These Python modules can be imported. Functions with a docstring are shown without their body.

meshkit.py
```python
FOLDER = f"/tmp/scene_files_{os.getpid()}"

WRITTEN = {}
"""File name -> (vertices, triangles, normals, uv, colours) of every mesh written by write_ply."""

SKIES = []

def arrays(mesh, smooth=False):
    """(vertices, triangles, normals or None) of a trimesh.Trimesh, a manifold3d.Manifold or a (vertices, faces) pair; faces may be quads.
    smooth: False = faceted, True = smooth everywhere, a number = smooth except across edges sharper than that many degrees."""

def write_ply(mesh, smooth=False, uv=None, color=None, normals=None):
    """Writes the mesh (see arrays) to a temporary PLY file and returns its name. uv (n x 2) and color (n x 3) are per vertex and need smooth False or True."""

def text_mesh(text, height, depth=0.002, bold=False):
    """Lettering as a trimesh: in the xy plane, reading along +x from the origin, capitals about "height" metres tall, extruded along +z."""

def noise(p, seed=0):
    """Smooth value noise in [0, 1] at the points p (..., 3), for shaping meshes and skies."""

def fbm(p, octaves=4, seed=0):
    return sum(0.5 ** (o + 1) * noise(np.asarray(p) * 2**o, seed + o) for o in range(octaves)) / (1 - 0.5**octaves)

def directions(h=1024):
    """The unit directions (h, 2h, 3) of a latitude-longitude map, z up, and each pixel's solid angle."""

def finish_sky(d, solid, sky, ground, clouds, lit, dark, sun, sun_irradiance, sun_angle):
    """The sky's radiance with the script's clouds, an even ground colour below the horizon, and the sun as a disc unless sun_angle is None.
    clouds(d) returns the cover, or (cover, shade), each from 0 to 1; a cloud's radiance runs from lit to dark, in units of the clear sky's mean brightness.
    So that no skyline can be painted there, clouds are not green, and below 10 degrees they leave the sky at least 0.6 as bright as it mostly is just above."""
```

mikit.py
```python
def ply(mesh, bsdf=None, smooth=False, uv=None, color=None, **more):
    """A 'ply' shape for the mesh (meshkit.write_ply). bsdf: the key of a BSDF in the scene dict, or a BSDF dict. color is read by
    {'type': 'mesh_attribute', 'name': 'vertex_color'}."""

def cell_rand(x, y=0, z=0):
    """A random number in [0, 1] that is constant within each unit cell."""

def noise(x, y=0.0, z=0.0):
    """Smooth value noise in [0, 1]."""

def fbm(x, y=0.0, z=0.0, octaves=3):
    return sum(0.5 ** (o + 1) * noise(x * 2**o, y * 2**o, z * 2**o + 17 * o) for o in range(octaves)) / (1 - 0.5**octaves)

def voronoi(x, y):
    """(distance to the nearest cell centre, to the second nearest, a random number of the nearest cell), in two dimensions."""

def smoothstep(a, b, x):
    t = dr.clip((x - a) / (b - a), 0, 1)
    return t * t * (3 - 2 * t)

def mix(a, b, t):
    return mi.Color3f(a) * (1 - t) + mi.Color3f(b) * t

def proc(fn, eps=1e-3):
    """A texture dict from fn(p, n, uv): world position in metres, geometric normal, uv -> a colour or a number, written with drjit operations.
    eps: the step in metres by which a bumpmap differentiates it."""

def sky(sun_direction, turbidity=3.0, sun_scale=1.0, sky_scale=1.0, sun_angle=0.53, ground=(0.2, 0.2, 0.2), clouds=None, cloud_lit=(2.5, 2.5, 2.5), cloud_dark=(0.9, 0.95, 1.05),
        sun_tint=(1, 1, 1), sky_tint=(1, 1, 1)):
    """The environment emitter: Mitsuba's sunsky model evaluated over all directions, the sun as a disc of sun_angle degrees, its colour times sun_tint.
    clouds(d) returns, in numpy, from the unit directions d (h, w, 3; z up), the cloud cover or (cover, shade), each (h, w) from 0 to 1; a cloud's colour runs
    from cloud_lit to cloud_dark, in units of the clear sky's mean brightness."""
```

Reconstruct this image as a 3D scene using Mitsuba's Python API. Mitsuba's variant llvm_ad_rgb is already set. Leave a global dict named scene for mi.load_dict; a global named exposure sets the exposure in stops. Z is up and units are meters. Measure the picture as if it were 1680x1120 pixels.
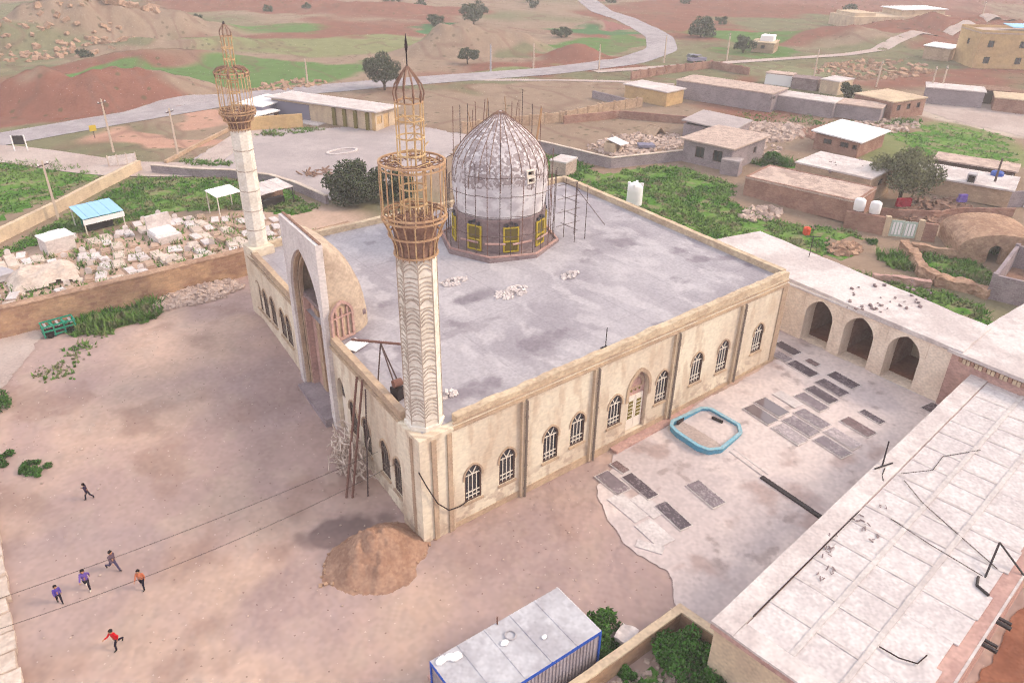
import math
import numpy as np
import trimesh
import shapely
from shapely.geometry import Polygon, Point, LineString
from shapely import affinity
import manifold3d as m3
import drjit as dr
import mitsuba as mi
import mikit
import meshkit
from mikit import noise, fbm, voronoi, cell_rand, smoothstep, mix

RNG = np.random.default_rng(7)
T4 = mi.ScalarTransform4f

# ------------------------------------------------------------------ camera, sky, exposure
CAM_O = [-15.28, -27.21, 30.0]
CAM_F = np.array([0.53294, 0.68989, -0.48993])
CAM_U = [0.28564, 0.39833, 0.87163]
exposure = 2.66
scene = {
    "camera": {"type": "perspective", "fov": 67.82, "fov_axis": "x", "near_clip": 0.2, "far_clip": 6000.0,
               "to_world": T4().look_at(origin=CAM_O, target=(np.array(CAM_O) + CAM_F).tolist(), up=CAM_U)},
    "sky": mikit.sky([0.74, -0.56, 0.66], turbidity=3, sun_scale=0.38, sun_angle=18, clouds=lambda d: 1.0,
                     cloud_lit=(2.34, 2.34, 2.5), sun_tint=(0.97, 0.96, 1.0)),
}
labels = {}


# ------------------------------------------------------------------ naming helpers
COUNT = {}


def numbered(key):
    n = COUNT.get(key, 0)
    COUNT[key] = n + 1
    return key if n == 0 else f"{key}_{n:03d}"


def thing(name, label, cat, group=None, kind=None):
    key = numbered(name)
    labels[key] = {"label": label, "category": cat}
    if group:
        labels[key]["group"] = group
    if kind:
        labels[key]["kind"] = kind
    return key


def made(mesh, bsdf, smooth=False):
    """The shape dict of a mesh; a material of a palette is passed on as the mesh's constant uv."""
    if bsdf not in MATS:
        return mikit.ply(mesh, bsdf, smooth=smooth)
    key, row = MATS[bsdf]
    v, f, n = meshkit.arrays(mesh, smooth)
    mesh = trimesh.Trimesh(v, f, process=False)
    return mikit.ply(mesh, key, smooth=bool(smooth), uv=np.tile([row + 0.5, 0.5], (len(v), 1)))


def part(parent, name, mesh, bsdf, smooth=False, label=None, kind=None, to=None):
    key = numbered(f"{parent}__{name}")
    shape = dict(mesh if isinstance(mesh, dict) else made(mesh, bsdf, smooth))
    if to is not None:
        shape["to_world"] = to
    scene[key] = shape
    if label or kind:
        labels[key] = {k: v for k, v in (("label", label), ("kind", kind)) if v}
    return key


def solid(key, mesh, bsdf, smooth=False):
    scene[key] = mesh if isinstance(mesh, dict) else made(mesh, bsdf, smooth)
    return key


def single(name, label, cat, mesh, bsdf, smooth=False, group=None, kind=None):
    return solid(thing(name, label, cat, group, kind), mesh, bsdf, smooth)


def structure(name, mesh, bsdf, label, smooth=False):
    key = numbered(name)
    labels[key] = {"label": label, "category": name.replace("_", " "), "kind": "structure"}
    return solid(key, mesh, bsdf, smooth)


# ------------------------------------------------------------------ mesh helpers
cat = trimesh.util.concatenate


def box(c, s, rot=0.0, tilt=None):
    m = trimesh.creation.box(s)
    if tilt is not None:
        m.apply_transform(trimesh.transformations.euler_matrix(*tilt))
    if rot:
        m.apply_transform(trimesh.transformations.rotation_matrix(math.radians(rot), [0, 0, 1]))
    m.apply_translation(c)
    return m


def tube(p0, p1, r=0.03, n=6):
    p0, p1 = np.array(p0, float), np.array(p1, float)
    return trimesh.creation.cylinder(r, segment=[p0, p1], sections=n)


def pipe(points, r=0.03, n=5):
    P = np.array(points, float)
    V, Fc = [], []
    for i in range(len(P)):
        t = P[min(i + 1, len(P) - 1)] - P[max(i - 1, 0)]
        t /= np.linalg.norm(t) + 1e-9
        a = np.cross(t, [0.31, 0.2, 0.93]); a /= np.linalg.norm(a)
        b = np.cross(t, a)
        th = np.arange(n) / n * 2 * np.pi
        V.append(P[i] + r * (np.cos(th)[:, None] * a + np.sin(th)[:, None] * b))
    for i in range(len(P) - 1):
        for k in range(n):
            j = (k + 1) % n
            Fc += [[i * n + k, i * n + j, (i + 1) * n + j], [i * n + k, (i + 1) * n + j, (i + 1) * n + k]]
    for base, order in ((0, -1), ((len(P) - 1) * n, 1)):
        for k in range(1, n - 1):
            Fc.append([base, base + k, base + k + 1][::order])
    return trimesh.Trimesh(np.vstack(V), Fc, process=False)


def lathe(profile, n=32, c=(0, 0, 0), phase=0.0):
    pr = np.array(profile, float)
    th = np.arange(n) / n * 2 * np.pi + phase
    V = np.concatenate([np.stack([r * np.cos(th), r * np.sin(th), np.full(n, z)], -1) for r, z in pr])
    Fc = []
    for i in range(len(pr) - 1):
        for k in range(n):
            j = (k + 1) % n
            Fc += [[i * n + k, i * n + j, (i + 1) * n + j], [i * n + k, (i + 1) * n + j, (i + 1) * n + k]]
    for base, order in ((0, -1), ((len(pr) - 1) * n, 1)):
        for k in range(1, n - 1):
            Fc.append([base, base + k, base + k + 1][::order])
    m = trimesh.Trimesh(V + np.array(c, float), Fc, process=False)
    return m


def ring(c, r, w=0.04, h=0.04, n=28):
    return trimesh.creation.annulus(r - w / 2, r + w / 2, h, sections=n, transform=trimesh.transformations.translation_matrix(c))


def extrude(poly, d):
    polys = poly.geoms if hasattr(poly, "geoms") else [poly]
    return cat([trimesh.creation.extrude_polygon(g, d, engine="earcut") for g in polys if g.area > 1e-5])


def frame_matrix(o, d):
    d = np.array([d[0], d[1], 0.0]); d /= np.linalg.norm(d)
    up = np.array([0, 0, 1.0])
    M = np.eye(4)
    M[:3, 0], M[:3, 1], M[:3, 2], M[:3, 3] = d, up, np.cross(d, up), o
    return M


def plate(poly, d0, d1, M):
    m = extrude(poly, d1 - d0)
    m.apply_translation([0, 0, d0])
    m.apply_transform(M)
    return m


def rect(x0, y0, x1, y1):
    return Polygon([(x0, y0), (x1, y0), (x1, y1), (x0, y1)])


def arch(xc, w, z0, zs, zt, n=7, k=0.55):
    """A pointed arch struck from two centres: sill at z0, springing at zs, apex at zt."""
    h, r = w / 2, zt - zs
    R, a1 = (1 + k) * h, math.acos(k / (1 + k))
    f = r / (R * math.sin(a1))
    right = [(xc - k * h + R * math.cos(a), zs + f * R * math.sin(a)) for a in np.linspace(0, a1, n)]
    left = [(2 * xc - x, z) for x, z in right[-2::-1]]
    return Polygon([(xc + h, z0)] + right + left + [(xc - h, z0)])


def rough(mesh, amp, scale, seed=0, sub=None):
    if sub:
        v, f = trimesh.remesh.subdivide_to_size(mesh.vertices, mesh.faces, sub, max_iter=12)
        mesh = trimesh.Trimesh(v, f)
        mesh.merge_vertices()
    v = mesh.vertices.copy()
    d = np.stack([meshkit.fbm(v / scale + k * 31.7, 3, seed + k) - 0.5 for k in range(3)], -1)
    return trimesh.Trimesh(v + d * 2 * amp, mesh.faces, process=False)


def leaf_cloud(centres, size, rng, spread=0.5, flat=0.0):
    """Two crossed leaf-sized quads per centre."""
    c = np.asarray(centres)
    n = len(c)
    a = rng.normal(size=(n, 3)); a[:, 2] *= 1 - flat
    a /= np.linalg.norm(a, axis=1, keepdims=True)
    b = np.cross(a, rng.normal(size=(n, 3))); b /= np.linalg.norm(b, axis=1, keepdims=True)
    s = size * (0.6 + 0.8 * rng.random((n, 1)))
    V = np.stack([c - a * s, c - b * s * 0.45, c + a * s, c + b * s * 0.45], 1).reshape(-1, 3)
    i = np.arange(n)[:, None] * 4
    Fc = np.concatenate([i + [0, 1, 2], i + [0, 2, 3]])
    return trimesh.Trimesh(V, Fc, process=False)


def S(r, g, b, k=0.8):
    c = np.array([r, g, b]) / 255.0
    return (np.where(c <= 0.04045, c / 12.92, ((c + 0.055) / 1.055) ** 2.4) * k).tolist()


# ------------------------------------------------------------------ materials
# Alike materials share one BSDF: a mesh carries the row of its material in a palette as its (constant) uv.
MATS = {}


def flat(name, rgb, rough_=0.8, metal=0.0, spec=0.3):
    if rough_ >= 0.7 and metal == 0:
        scene[name] = {"type": "twosided", "bsdf": {"type": "diffuse", "reflectance": {"type": "rgb", "value": list(map(float, rgb))}}}
    else:
        scene[name] = {"type": "twosided", "bsdf": {"type": "principled", "base_color": {"type": "rgb", "value": list(map(float, rgb))}, "roughness": rough_, "metallic": metal, "specular": spec}}
    return name


def matte(name, fn, bump=None, scale=0.01, eps=0.02):
    b = {"type": "diffuse", "reflectance": mikit.proc(fn)}
    if bump is not None:
        b = {"type": "bumpmap", "arbitrary": mikit.proc(bump, eps), "scale": scale, "bsdf": b}
    scene[name] = {"type": "twosided", "bsdf": b}
    return name


def glossy(name, fn, rough_=0.4, spec=0.5):
    scene[name] = {"type": "twosided", "bsdf": {"type": "principled", "base_color": mikit.proc(fn), "roughness": rough_, "specular": spec}}
    return name


class Palette:
    """Rows of numbers; row(uv) gathers the row that a mesh carries as its uv."""

    def __init__(self, bsdf, width):
        self.bsdf, self.width, self.rows, self.table = bsdf, width, [], None

    def add(self, name, *values):
        MATS[name] = (self.bsdf, len(self.rows))
        self.rows.append(np.concatenate([np.atleast_1d(v) for v in values]).astype(float))

    def row(self, uv):
        if self.table is None:
            self.table = mi.Float(np.concatenate(self.rows).astype(np.float32))
            dr.eval(self.table)
        i = mi.UInt32(dr.clip(dr.floor(uv.x), 0, len(self.rows) - 1)) * self.width
        return [dr.gather(mi.Float, self.table, i + k) for k in range(self.width)]


SPECK, BLOCK, LEAF = Palette("m_speckled", 9), Palette("m_blocks", 11), Palette("m_foliage", 3)


def speckled(name, rgb, rgb2, s1=0.7, s2=4.0, amt=0.75, streak=False):
    SPECK.add(name, rgb, rgb2, s1, 0.35 if streak else 1.0, amt)


def blockwork(name, rgb, rgb2, mortar, bw=0.4, bh=0.2):
    BLOCK.add(name, rgb, rgb2, mortar, bw, bh)


def foliage(name, rgb):
    LEAF.add(name, rgb)


def speckled_colour(p, n, uv):
    """Two tones of one material broken up at two scales, with a fine grain."""
    r = SPECK.row(uv)
    s, k = r[6], r[7]
    a = fbm(p.x * s, p.y * s, p.z * s * k, octaves=3)
    b = fbm(p.x * s * 5 + 9, p.y * s * 5, p.z * s * 5 * k, octaves=2)
    t = smoothstep(0.33, 0.67, a * 0.6 + b * 0.4) * r[8]
    g = 0.86 + 0.28 * noise(p.x * 9, p.y * 9, p.z * 9)
    return mi.Color3f(r[0] + (r[3] - r[0]) * t, r[1] + (r[4] - r[1]) * t, r[2] + (r[5] - r[2]) * t) * g


def block_colour(p, n, uv):
    """Coursed blocks too small to pick apart: a tone per block and mortar joints on upright faces."""
    r = BLOCK.row(uv)
    u = dr.select(dr.abs(n.y) > dr.abs(n.x), p.x, p.y)
    row = dr.floor(p.z / r[10])
    uu = u / r[9] + 0.5 * (row - 2 * dr.floor(row / 2))
    q = cell_rand(dr.floor(uu), row, 3)
    j = dr.select(((uu - dr.floor(uu) < 0.07) | (p.z / r[10] - row < 0.13)) & (dr.abs(n.z) < 0.6), 0.6, 0.0)
    st = fbm(p.x * 0.8, p.y * 0.8, p.z * 0.6, octaves=3)
    t = dr.clip(q * 0.55 + smoothstep(0.35, 0.65, st) * 0.6, 0, 1)
    g = 0.88 + 0.24 * noise(p.x * 9, p.y * 9, p.z * 9)
    c = [(r[k] + (r[k + 3] - r[k]) * t) * (1 - j) + r[k + 6] * j for k in range(3)]
    return mi.Color3f(*c) * g


def leaf_colour(p, n, uv):
    return mi.Color3f(*LEAF.row(uv)) * (0.5 + 1.0 * noise(p.x * 1.7, p.y * 1.7, p.z * 1.7))


matte("m_speckled", speckled_colour, lambda p, n, uv: fbm(p.x * 5, p.y * 5, p.z * 5, octaves=2), 0.02, 0.02)
matte("m_blocks", block_colour)
matte("m_foliage", leaf_colour)


# colour zones of the open ground: (x, y, rx, ry, degrees, colour)
GREEN, DRY, RED, TAN, PALE = S(112, 144, 84, .62), S(146, 142, 112, .58), S(162, 112, 98, .58), S(174, 150, 132, .62), S(208, 192, 180, .76)
ZONES = [
    (40, 128, 31, 12, -26, GREEN), (58, 190, 26, 10, -22, GREEN), (108, 162, 12, 7, -25, S(92, 138, 92, .58)), (120, 122, 22, 12, -10, GREEN), (137, 128, 8, 6, 0, GREEN), (96, 112, 11, 6, -5, DRY),
    (138, 138, 16, 6, -40, S(96, 138, 92, .58)),
    (11, 108, 17, 11, -10, RED), (-2, 116, 16, 10, 10, RED), (6, 175, 36, 16, 0, DRY), (29, 190, 34, 17, -15, TAN), (35, 160, 30, 8, -15, TAN), (14, 136, 13, 6, 20, GREEN), (-14, 126, 10, 12, 0, GREEN),
    (85, 240, 44, 20, -25, RED), (112, 208, 26, 13, -25, RED), (96, 124, 17, 9, -20, TAN), (106, 106, 9, 5, -20, RED), (147, 143, 9, 5, -35, S(160, 112, 106, .7)),
    (190, 92, 38, 16, -30, RED), (225, 84, 40, 18, -35, RED), (230, 150, 60, 26, -35, RED), (290, 130, 70, 24, -35, S(160, 118, 108, .7)), (180, 62, 24, 10, -40, DRY), (150, 65, 22, 12, -30, DRY), (150, 90, 12, 10, 0, GREEN),
    (66, 152, 34, 15, -28, S(152, 154, 112, .64)), (122, 112, 17, 6, -12, S(124, 142, 94, .62)), (216, 218, 26, 12, -40, GREEN), (250, 190, 40, 12, -40, DRY), (136, 74, 26, 9, -28, S(150, 148, 116, .64)), (166, 112, 14, 12, -30, GREEN), (84, 100, 18, 4, -8, S(146, 150, 106, .64)), (60, 84, 14, 7, -20, TAN), (56, 12, 9, 12, -20, TAN), (66, 27, 16, 8, 0, TAN),
    (10, 84, 12, 5, -40, S(196, 154, 136, .76)), (23, 93, 12, 4, -38, S(196, 154, 136, .76)),
    (75, 92, 16, 8, -10, DRY), (105, 84, 18, 8, -15, DRY), (84, 80, 22, 9, -15, TAN), (66, 49, 13, 9, -10, TAN), (78, 40, 12, 7, -15, TAN), (62, 70, 10, 8, 0, TAN),
    (98, 24, 20, 14, -30, S(146, 152, 104, .65)), (122, 28, 14, 9, -40, PALE), (86, 40, 14, 5, -20, TAN), (63, 3, 6, 5, 0, TAN), (57, 8, 4, 3, -40, TAN), (115, 60, 26, 10, -40, DRY),
    (-9, 45, 12, 9, 10, S(200, 172, 155, .8)), (8, 44, 12, 9, -10, S(200, 172, 155, .8)),
]


def ground_colour(p, n, uv):
    wx = (fbm(p.x * 0.07, p.y * 0.07, 1.0, octaves=3) - 0.5) * 22
    wy = (fbm(p.x * 0.07 + 40, p.y * 0.07, 2.0, octaves=3) - 0.5) * 22
    big = fbm(p.x * 0.022 + 5, p.y * 0.022, octaves=3)
    mid = fbm(p.x * 0.16, p.y * 0.16, 7.0, octaves=3)
    c = mix(TAN, DRY, smoothstep(0.42, 0.60, big))
    away = smoothstep(60, 90, p.y + 0.5 * p.x)
    c = mix(c, RED, smoothstep(0.52, 0.66, fbm(p.x * 0.03 + 50, p.y * 0.03, 3.0, octaves=3)) * away)
    for (x, y, rx, ry, deg, col) in ZONES:
        k = 1.0 if y > 75 or x > 90 else 0.25
        ca, sa = math.cos(math.radians(deg)), math.sin(math.radians(deg))
        dx, dy = p.x + wx * k - x, p.y + wy * k - y
        d = dr.sqrt(dr.square((dx * ca + dy * sa) / rx) + dr.square((dy * ca - dx * sa) / ry))
        c = mix(c, col, 1 - smoothstep(0.72, 1.05, d))
    # the beaten earth of the yard left of and below the mosque
    fine = fbm(p.x * 0.55, p.y * 0.55, 4.0, octaves=3)
    dust = fbm(p.x * 0.12 + 11, p.y * 0.12, 17.0, octaves=3)
    yard = mix(S(204, 176, 162, .77), S(190, 163, 157, .74), smoothstep(0.36, 0.64, mid))
    yard = mix(yard, S(200, 176, 164, .74), smoothstep(0.54, 0.76, fine) * 0.7)
    yard = mix(yard, S(176, 146, 136, .70), smoothstep(0.55, 0.75, fbm(p.x * 0.3 + 70, p.y * 0.3, 9.0, octaves=3)) * 0.7)
    yard = mix(yard, S(180, 157, 157, .72), smoothstep(0.44, 0.62, dust) * 0.65)
    scr = fbm(p.x * 0.9 - p.y * 0.5 + dust * 3, p.y * 0.7 + p.x * 0.3, 23.0, octaves=4)
    yard = mix(yard, S(196, 172, 162, .74), smoothstep(0.56, 0.78, scr) * 0.35)
    soil = dr.sqrt(dr.square((p.x + 3.6 + 0.5 * (p.y - 3.4)) / 2.6) + dr.square((p.y - 3.4) / 1.5)) + (fine - 0.5) * 1.6
    yard = mix(yard, S(128, 108, 108, .62), (1 - smoothstep(0.6, 1.0, soil)) * 0.75)
    e = (fine - 0.5) * 3
    inside = smoothstep(-1.0, 1.0, 36.6 - p.y + e) * smoothstep(-1.0, 1.0, 37 - p.x + e)
    c = mix(c, yard, inside)
    # pebbles, litter and grain
    v1, _, r1 = voronoi(p.x * 2.2, p.y * 2.2)
    c = mix(c, S(222, 206, 196, .8), dr.select((v1 < 0.09) & (r1 > 0.90), 0.5, 0.0))
    c = mix(c, S(120, 96, 88, .6), dr.select((v1 < 0.10) & (r1 < 0.07), 0.5, 0.0))
    # dark low scrub and eroded gullies on the open land
    v2, e2, r2 = voronoi(p.x * 0.55 + wx * 0.05, p.y * 0.55 + wy * 0.05)
    c = mix(c, S(112, 112, 84, .55), (1 - smoothstep(0.10, 0.30 * r2 + 0.05, v2)) * dr.select((r2 > 0.62) & (mid > 0.5), 0.6, 0.0) * away)
    gul = dr.abs(fbm(p.x * 0.11 + wx * 0.03, p.y * 0.05, 21.0, octaves=3) - 0.5)
    c = mix(c, S(140, 108, 98, .62), (1 - smoothstep(0.0, 0.05, gul)) * 0.4 * away)
    far = fbm(p.x * 0.5, p.y * 0.5, 12.0, octaves=3)
    return c * (0.80 + 0.26 * far + 0.14 * noise(p.x * 5, p.y * 5))


matte("m_ground", ground_colour, lambda p, n, uv: fbm(p.x * 2.5, p.y * 2.5, octaves=2), 0.10, 0.05)


def roof_colour(p, n, uv):
    q = fbm(p.x * 0.22, p.y * 0.22, 3.0, octaves=4)
    sw = fbm(p.x * 0.9 + 2.2 * q, p.y * 0.45 - 1.6 * q, 1.0, octaves=4)
    c = mix(S(188, 182, 188, .78), S(172, 165, 173, .74), smoothstep(0.38, 0.66, q))
    c = mix(c, S(206, 200, 204, .8), smoothstep(0.50, 0.72, sw) * 0.55)
    c = mix(c, S(152, 142, 152, .68), smoothstep(0.58, 0.80, fbm(p.x * 0.5 + 31, p.y * 0.5, 5.0, octaves=4)) * 0.8)
    # a wet stain on the slab below the dome
    d = dr.sqrt(dr.square((p.x - 10.9) / 2.6) + dr.square((p.y - 11.3) / 1.0)) + (sw - 0.5) * 0.9
    c = mix(c, S(128, 116, 130, .62), (1 - smoothstep(0.35, 1.0, d)) * 0.6)
    jx, jy = p.x / 5.1, p.y / 5.7
    j = dr.minimum(dr.abs(jx - dr.floor(jx) - 0.5) * 5.1, dr.abs(jy - dr.floor(jy) - 0.5) * 5.7)
    c = mix(c, S(132, 122, 136, .6), (1 - smoothstep(0.02, 0.06, j + (sw - 0.5) * 0.12)) * 0.16)
    return c * (0.9 + 0.2 * noise(p.x * 8, p.y * 8))


matte("m_roof", roof_colour, lambda p, n, uv: fbm(p.x * 2, p.y * 2, octaves=2), 0.03, 0.03)


def facade_colour(p, n, uv):
    u = p.x + p.y
    row = dr.floor(p.z / 0.09)
    br = cell_rand(dr.floor(u / 0.24 + 0.5 * row), row, 5)
    st = fbm(u * 0.5, p.z * 0.22, 3.0, octaves=4)
    c = mix(S(236, 225, 205, .83), S(226, 210, 190, .79), smoothstep(0.35, 0.65, st))
    c = mix(c, S(214, 190, 166, .74), smoothstep(0.55, 0.75, fbm(u * 1.6 + 20, p.z * 0.5, 8.0, octaves=4)) * 0.6)
    c = mix(c, S(190, 164, 148, .7), smoothstep(0.50, 0.66, fbm(u * 2.2, p.z * 2.2, 15.0, octaves=4)) * (1 - smoothstep(0.3, 2.0, p.z - 0.03 * p.x)) * 0.6)
    return c * (0.90 + 0.12 * br + 0.12 * noise(u * 7, p.z * 7))


matte("m_facade", facade_colour)
speckled("m_parapet", S(226, 206, 178, .78), S(198, 172, 148, .72), 0.9, 5.0)
speckled("m_plaster", S(232, 224, 222, .82), S(208, 196, 196, .76), 0.5, 3.0, streak=True)
speckled("m_vault", S(214, 194, 174, .76), S(188, 166, 150, .7), 0.6, 3.0)
speckled("m_stone", S(216, 190, 162, .75), S(186, 160, 142, .7), 0.6, 3.0, streak=True)
speckled("m_arcade", S(244, 228, 212, .86), S(226, 206, 190, .8), 0.5, 3.0, streak=True)
speckled("m_white_roof", S(228, 219, 217, .80), S(202, 188, 187, .74), 0.35, 2.2)
speckled("m_screed", S(224, 216, 216, .80), S(208, 198, 199, .76), 0.7, 2.5)
speckled("m_seam", S(222, 214, 212, .78), S(200, 188, 187, .74), 0.8, 4.0)
speckled("m_pink_plaster", S(214, 176, 166, .76), S(188, 150, 144, .7), 0.8, 3.0)
speckled("m_brown_yard", S(176, 122, 100, .7), S(150, 98, 80, .65), 0.5, 3.0)
blockwork("m_mud_wall", S(206, 170, 138, .74), S(176, 138, 118, .68), S(190, 158, 136, .7), 0.55, 0.3)
blockwork("m_grey_block", S(178, 164, 170, .74), S(160, 146, 152, .68), S(190, 178, 180, .72), 0.4, 0.2)
blockwork("m_tan_block", S(212, 184, 156, .75), S(190, 160, 138, .7), S(196, 170, 150, .7), 0.4, 0.2)
blockwork("m_pink_brick", S(190, 150, 134, .74), S(166, 124, 112, .68), S(180, 150, 138, .7), 0.3, 0.12)
speckled("m_yellow_wall", S(226, 192, 142, .75), S(208, 172, 130, .7), 0.3, 1.5)
speckled("m_pale_wall", S(226, 204, 176, .78), S(204, 180, 158, .72), 0.4, 2.0, streak=True)
speckled("m_asphalt", S(188, 180, 184, .72), S(170, 160, 166, .68), 0.2, 1.2)
speckled("m_dirt_road", S(204, 188, 182, .76), S(186, 166, 160, .72), 0.15, 1.0)
speckled("m_lot", S(198, 186, 186, .74), S(180, 168, 170, .7), 0.15)
speckled("m_red_earth", S(186, 150, 130, .72), S(164, 126, 108, .66), 1.4, 6.0)
speckled("m_rubble", S(216, 194, 182, .78), S(180, 156, 148, .7), 1.5, 6.0)
speckled("m_ruin", S(200, 166, 142, .74), S(166, 130, 112, .66), 0.9, 4.0)
speckled("m_grave", S(228, 212, 200, .8), S(202, 182, 170, .75), 0.8, 4.0)
speckled("m_grave_white", S(232, 222, 220, .82), S(206, 194, 194, .78), 0.8, 4.0)
speckled("m_grave_brown", S(206, 178, 158, .76), S(180, 150, 134, .7), 0.8, 4.0)


def paving_colour(p, n, uv):
    q = fbm(p.x * 0.28, p.y * 0.28, 2.0, octaves=4)
    c = mix(S(224, 209, 206, .8), S(210, 196, 196, .77), smoothstep(0.38, 0.62, q))
    c = mix(c, S(180, 152, 146, .7), smoothstep(0.58, 0.78, fbm(p.x * 0.5 + 9, p.y * 0.5, 6.0, octaves=4)) * 0.6)
    c = mix(c, S(172, 154, 152, .68), smoothstep(0.64, 0.84, fbm(p.x * 1.1 + 60, p.y * 1.1, 3.0, octaves=4)) * 0.6)
    return c * (0.9 + 0.2 * noise(p.x * 6, p.y * 6))


matte("m_paving", paving_colour)


SLAB = Palette("m_slab", 6)
SLAB.add("m_slab_dark", S(96, 82, 92, .6), S(160, 148, 154, .7))
SLAB.add("m_slab_grey", S(140, 126, 134, .65), S(192, 180, 182, .7))
SLAB.add("m_slab_pale", S(176, 162, 166, .7), S(214, 202, 204, .75))
SLAB.add("m_slab_brown", S(128, 104, 106, .65), S(170, 150, 150, .7))


def slab_colour(p, n, uv):
    """Polished stone with worn engraving."""
    r = SLAB.row(uv)
    g = 0.8 + 0.4 * noise(p.x * 5, p.y * 5, p.z)
    t = dr.select((noise(p.x * 14, p.y * 9) > 0.62) & (noise(p.x * 1.1, p.y * 1.1) > 0.36), 0.55, 0.0)
    return mi.Color3f(*[(r[k] + (r[k + 3] - r[k]) * t) * g for k in range(3)])


glossy("m_slab", slab_colour, 0.4)
flat("m_slab_polished", S(128, 114, 120, .6), 0.04, 0, 1.0)


def dome_colour(p, n, uv):
    """White gypsum bands below, patchy half-coated brick above."""
    a = fbm(p.x * 1.5, p.y * 1.5, p.z * 1.5, octaves=4)
    b = fbm(p.x * 6.5 + 7, p.y * 6.5, p.z * 4.5, octaves=3)
    white = mix(S(240, 236, 238, .85), S(218, 211, 215, .8), smoothstep(0.4, 0.65, a))
    brick = mix(S(184, 170, 172, .72), S(146, 128, 132, .66), smoothstep(0.4, 0.6, b))
    edge = 12.55 + (a - 0.5) * 1.6
    coat = smoothstep(0.46, 0.56, a * 0.35 + b * 0.65)
    upper = mix(brick, white, coat * 0.85)
    return mix(white, upper, smoothstep(-0.06, 0.06, p.z - edge)) * (0.92 + 0.16 * noise(p.x * 9, p.y * 9, p.z * 9))


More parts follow.
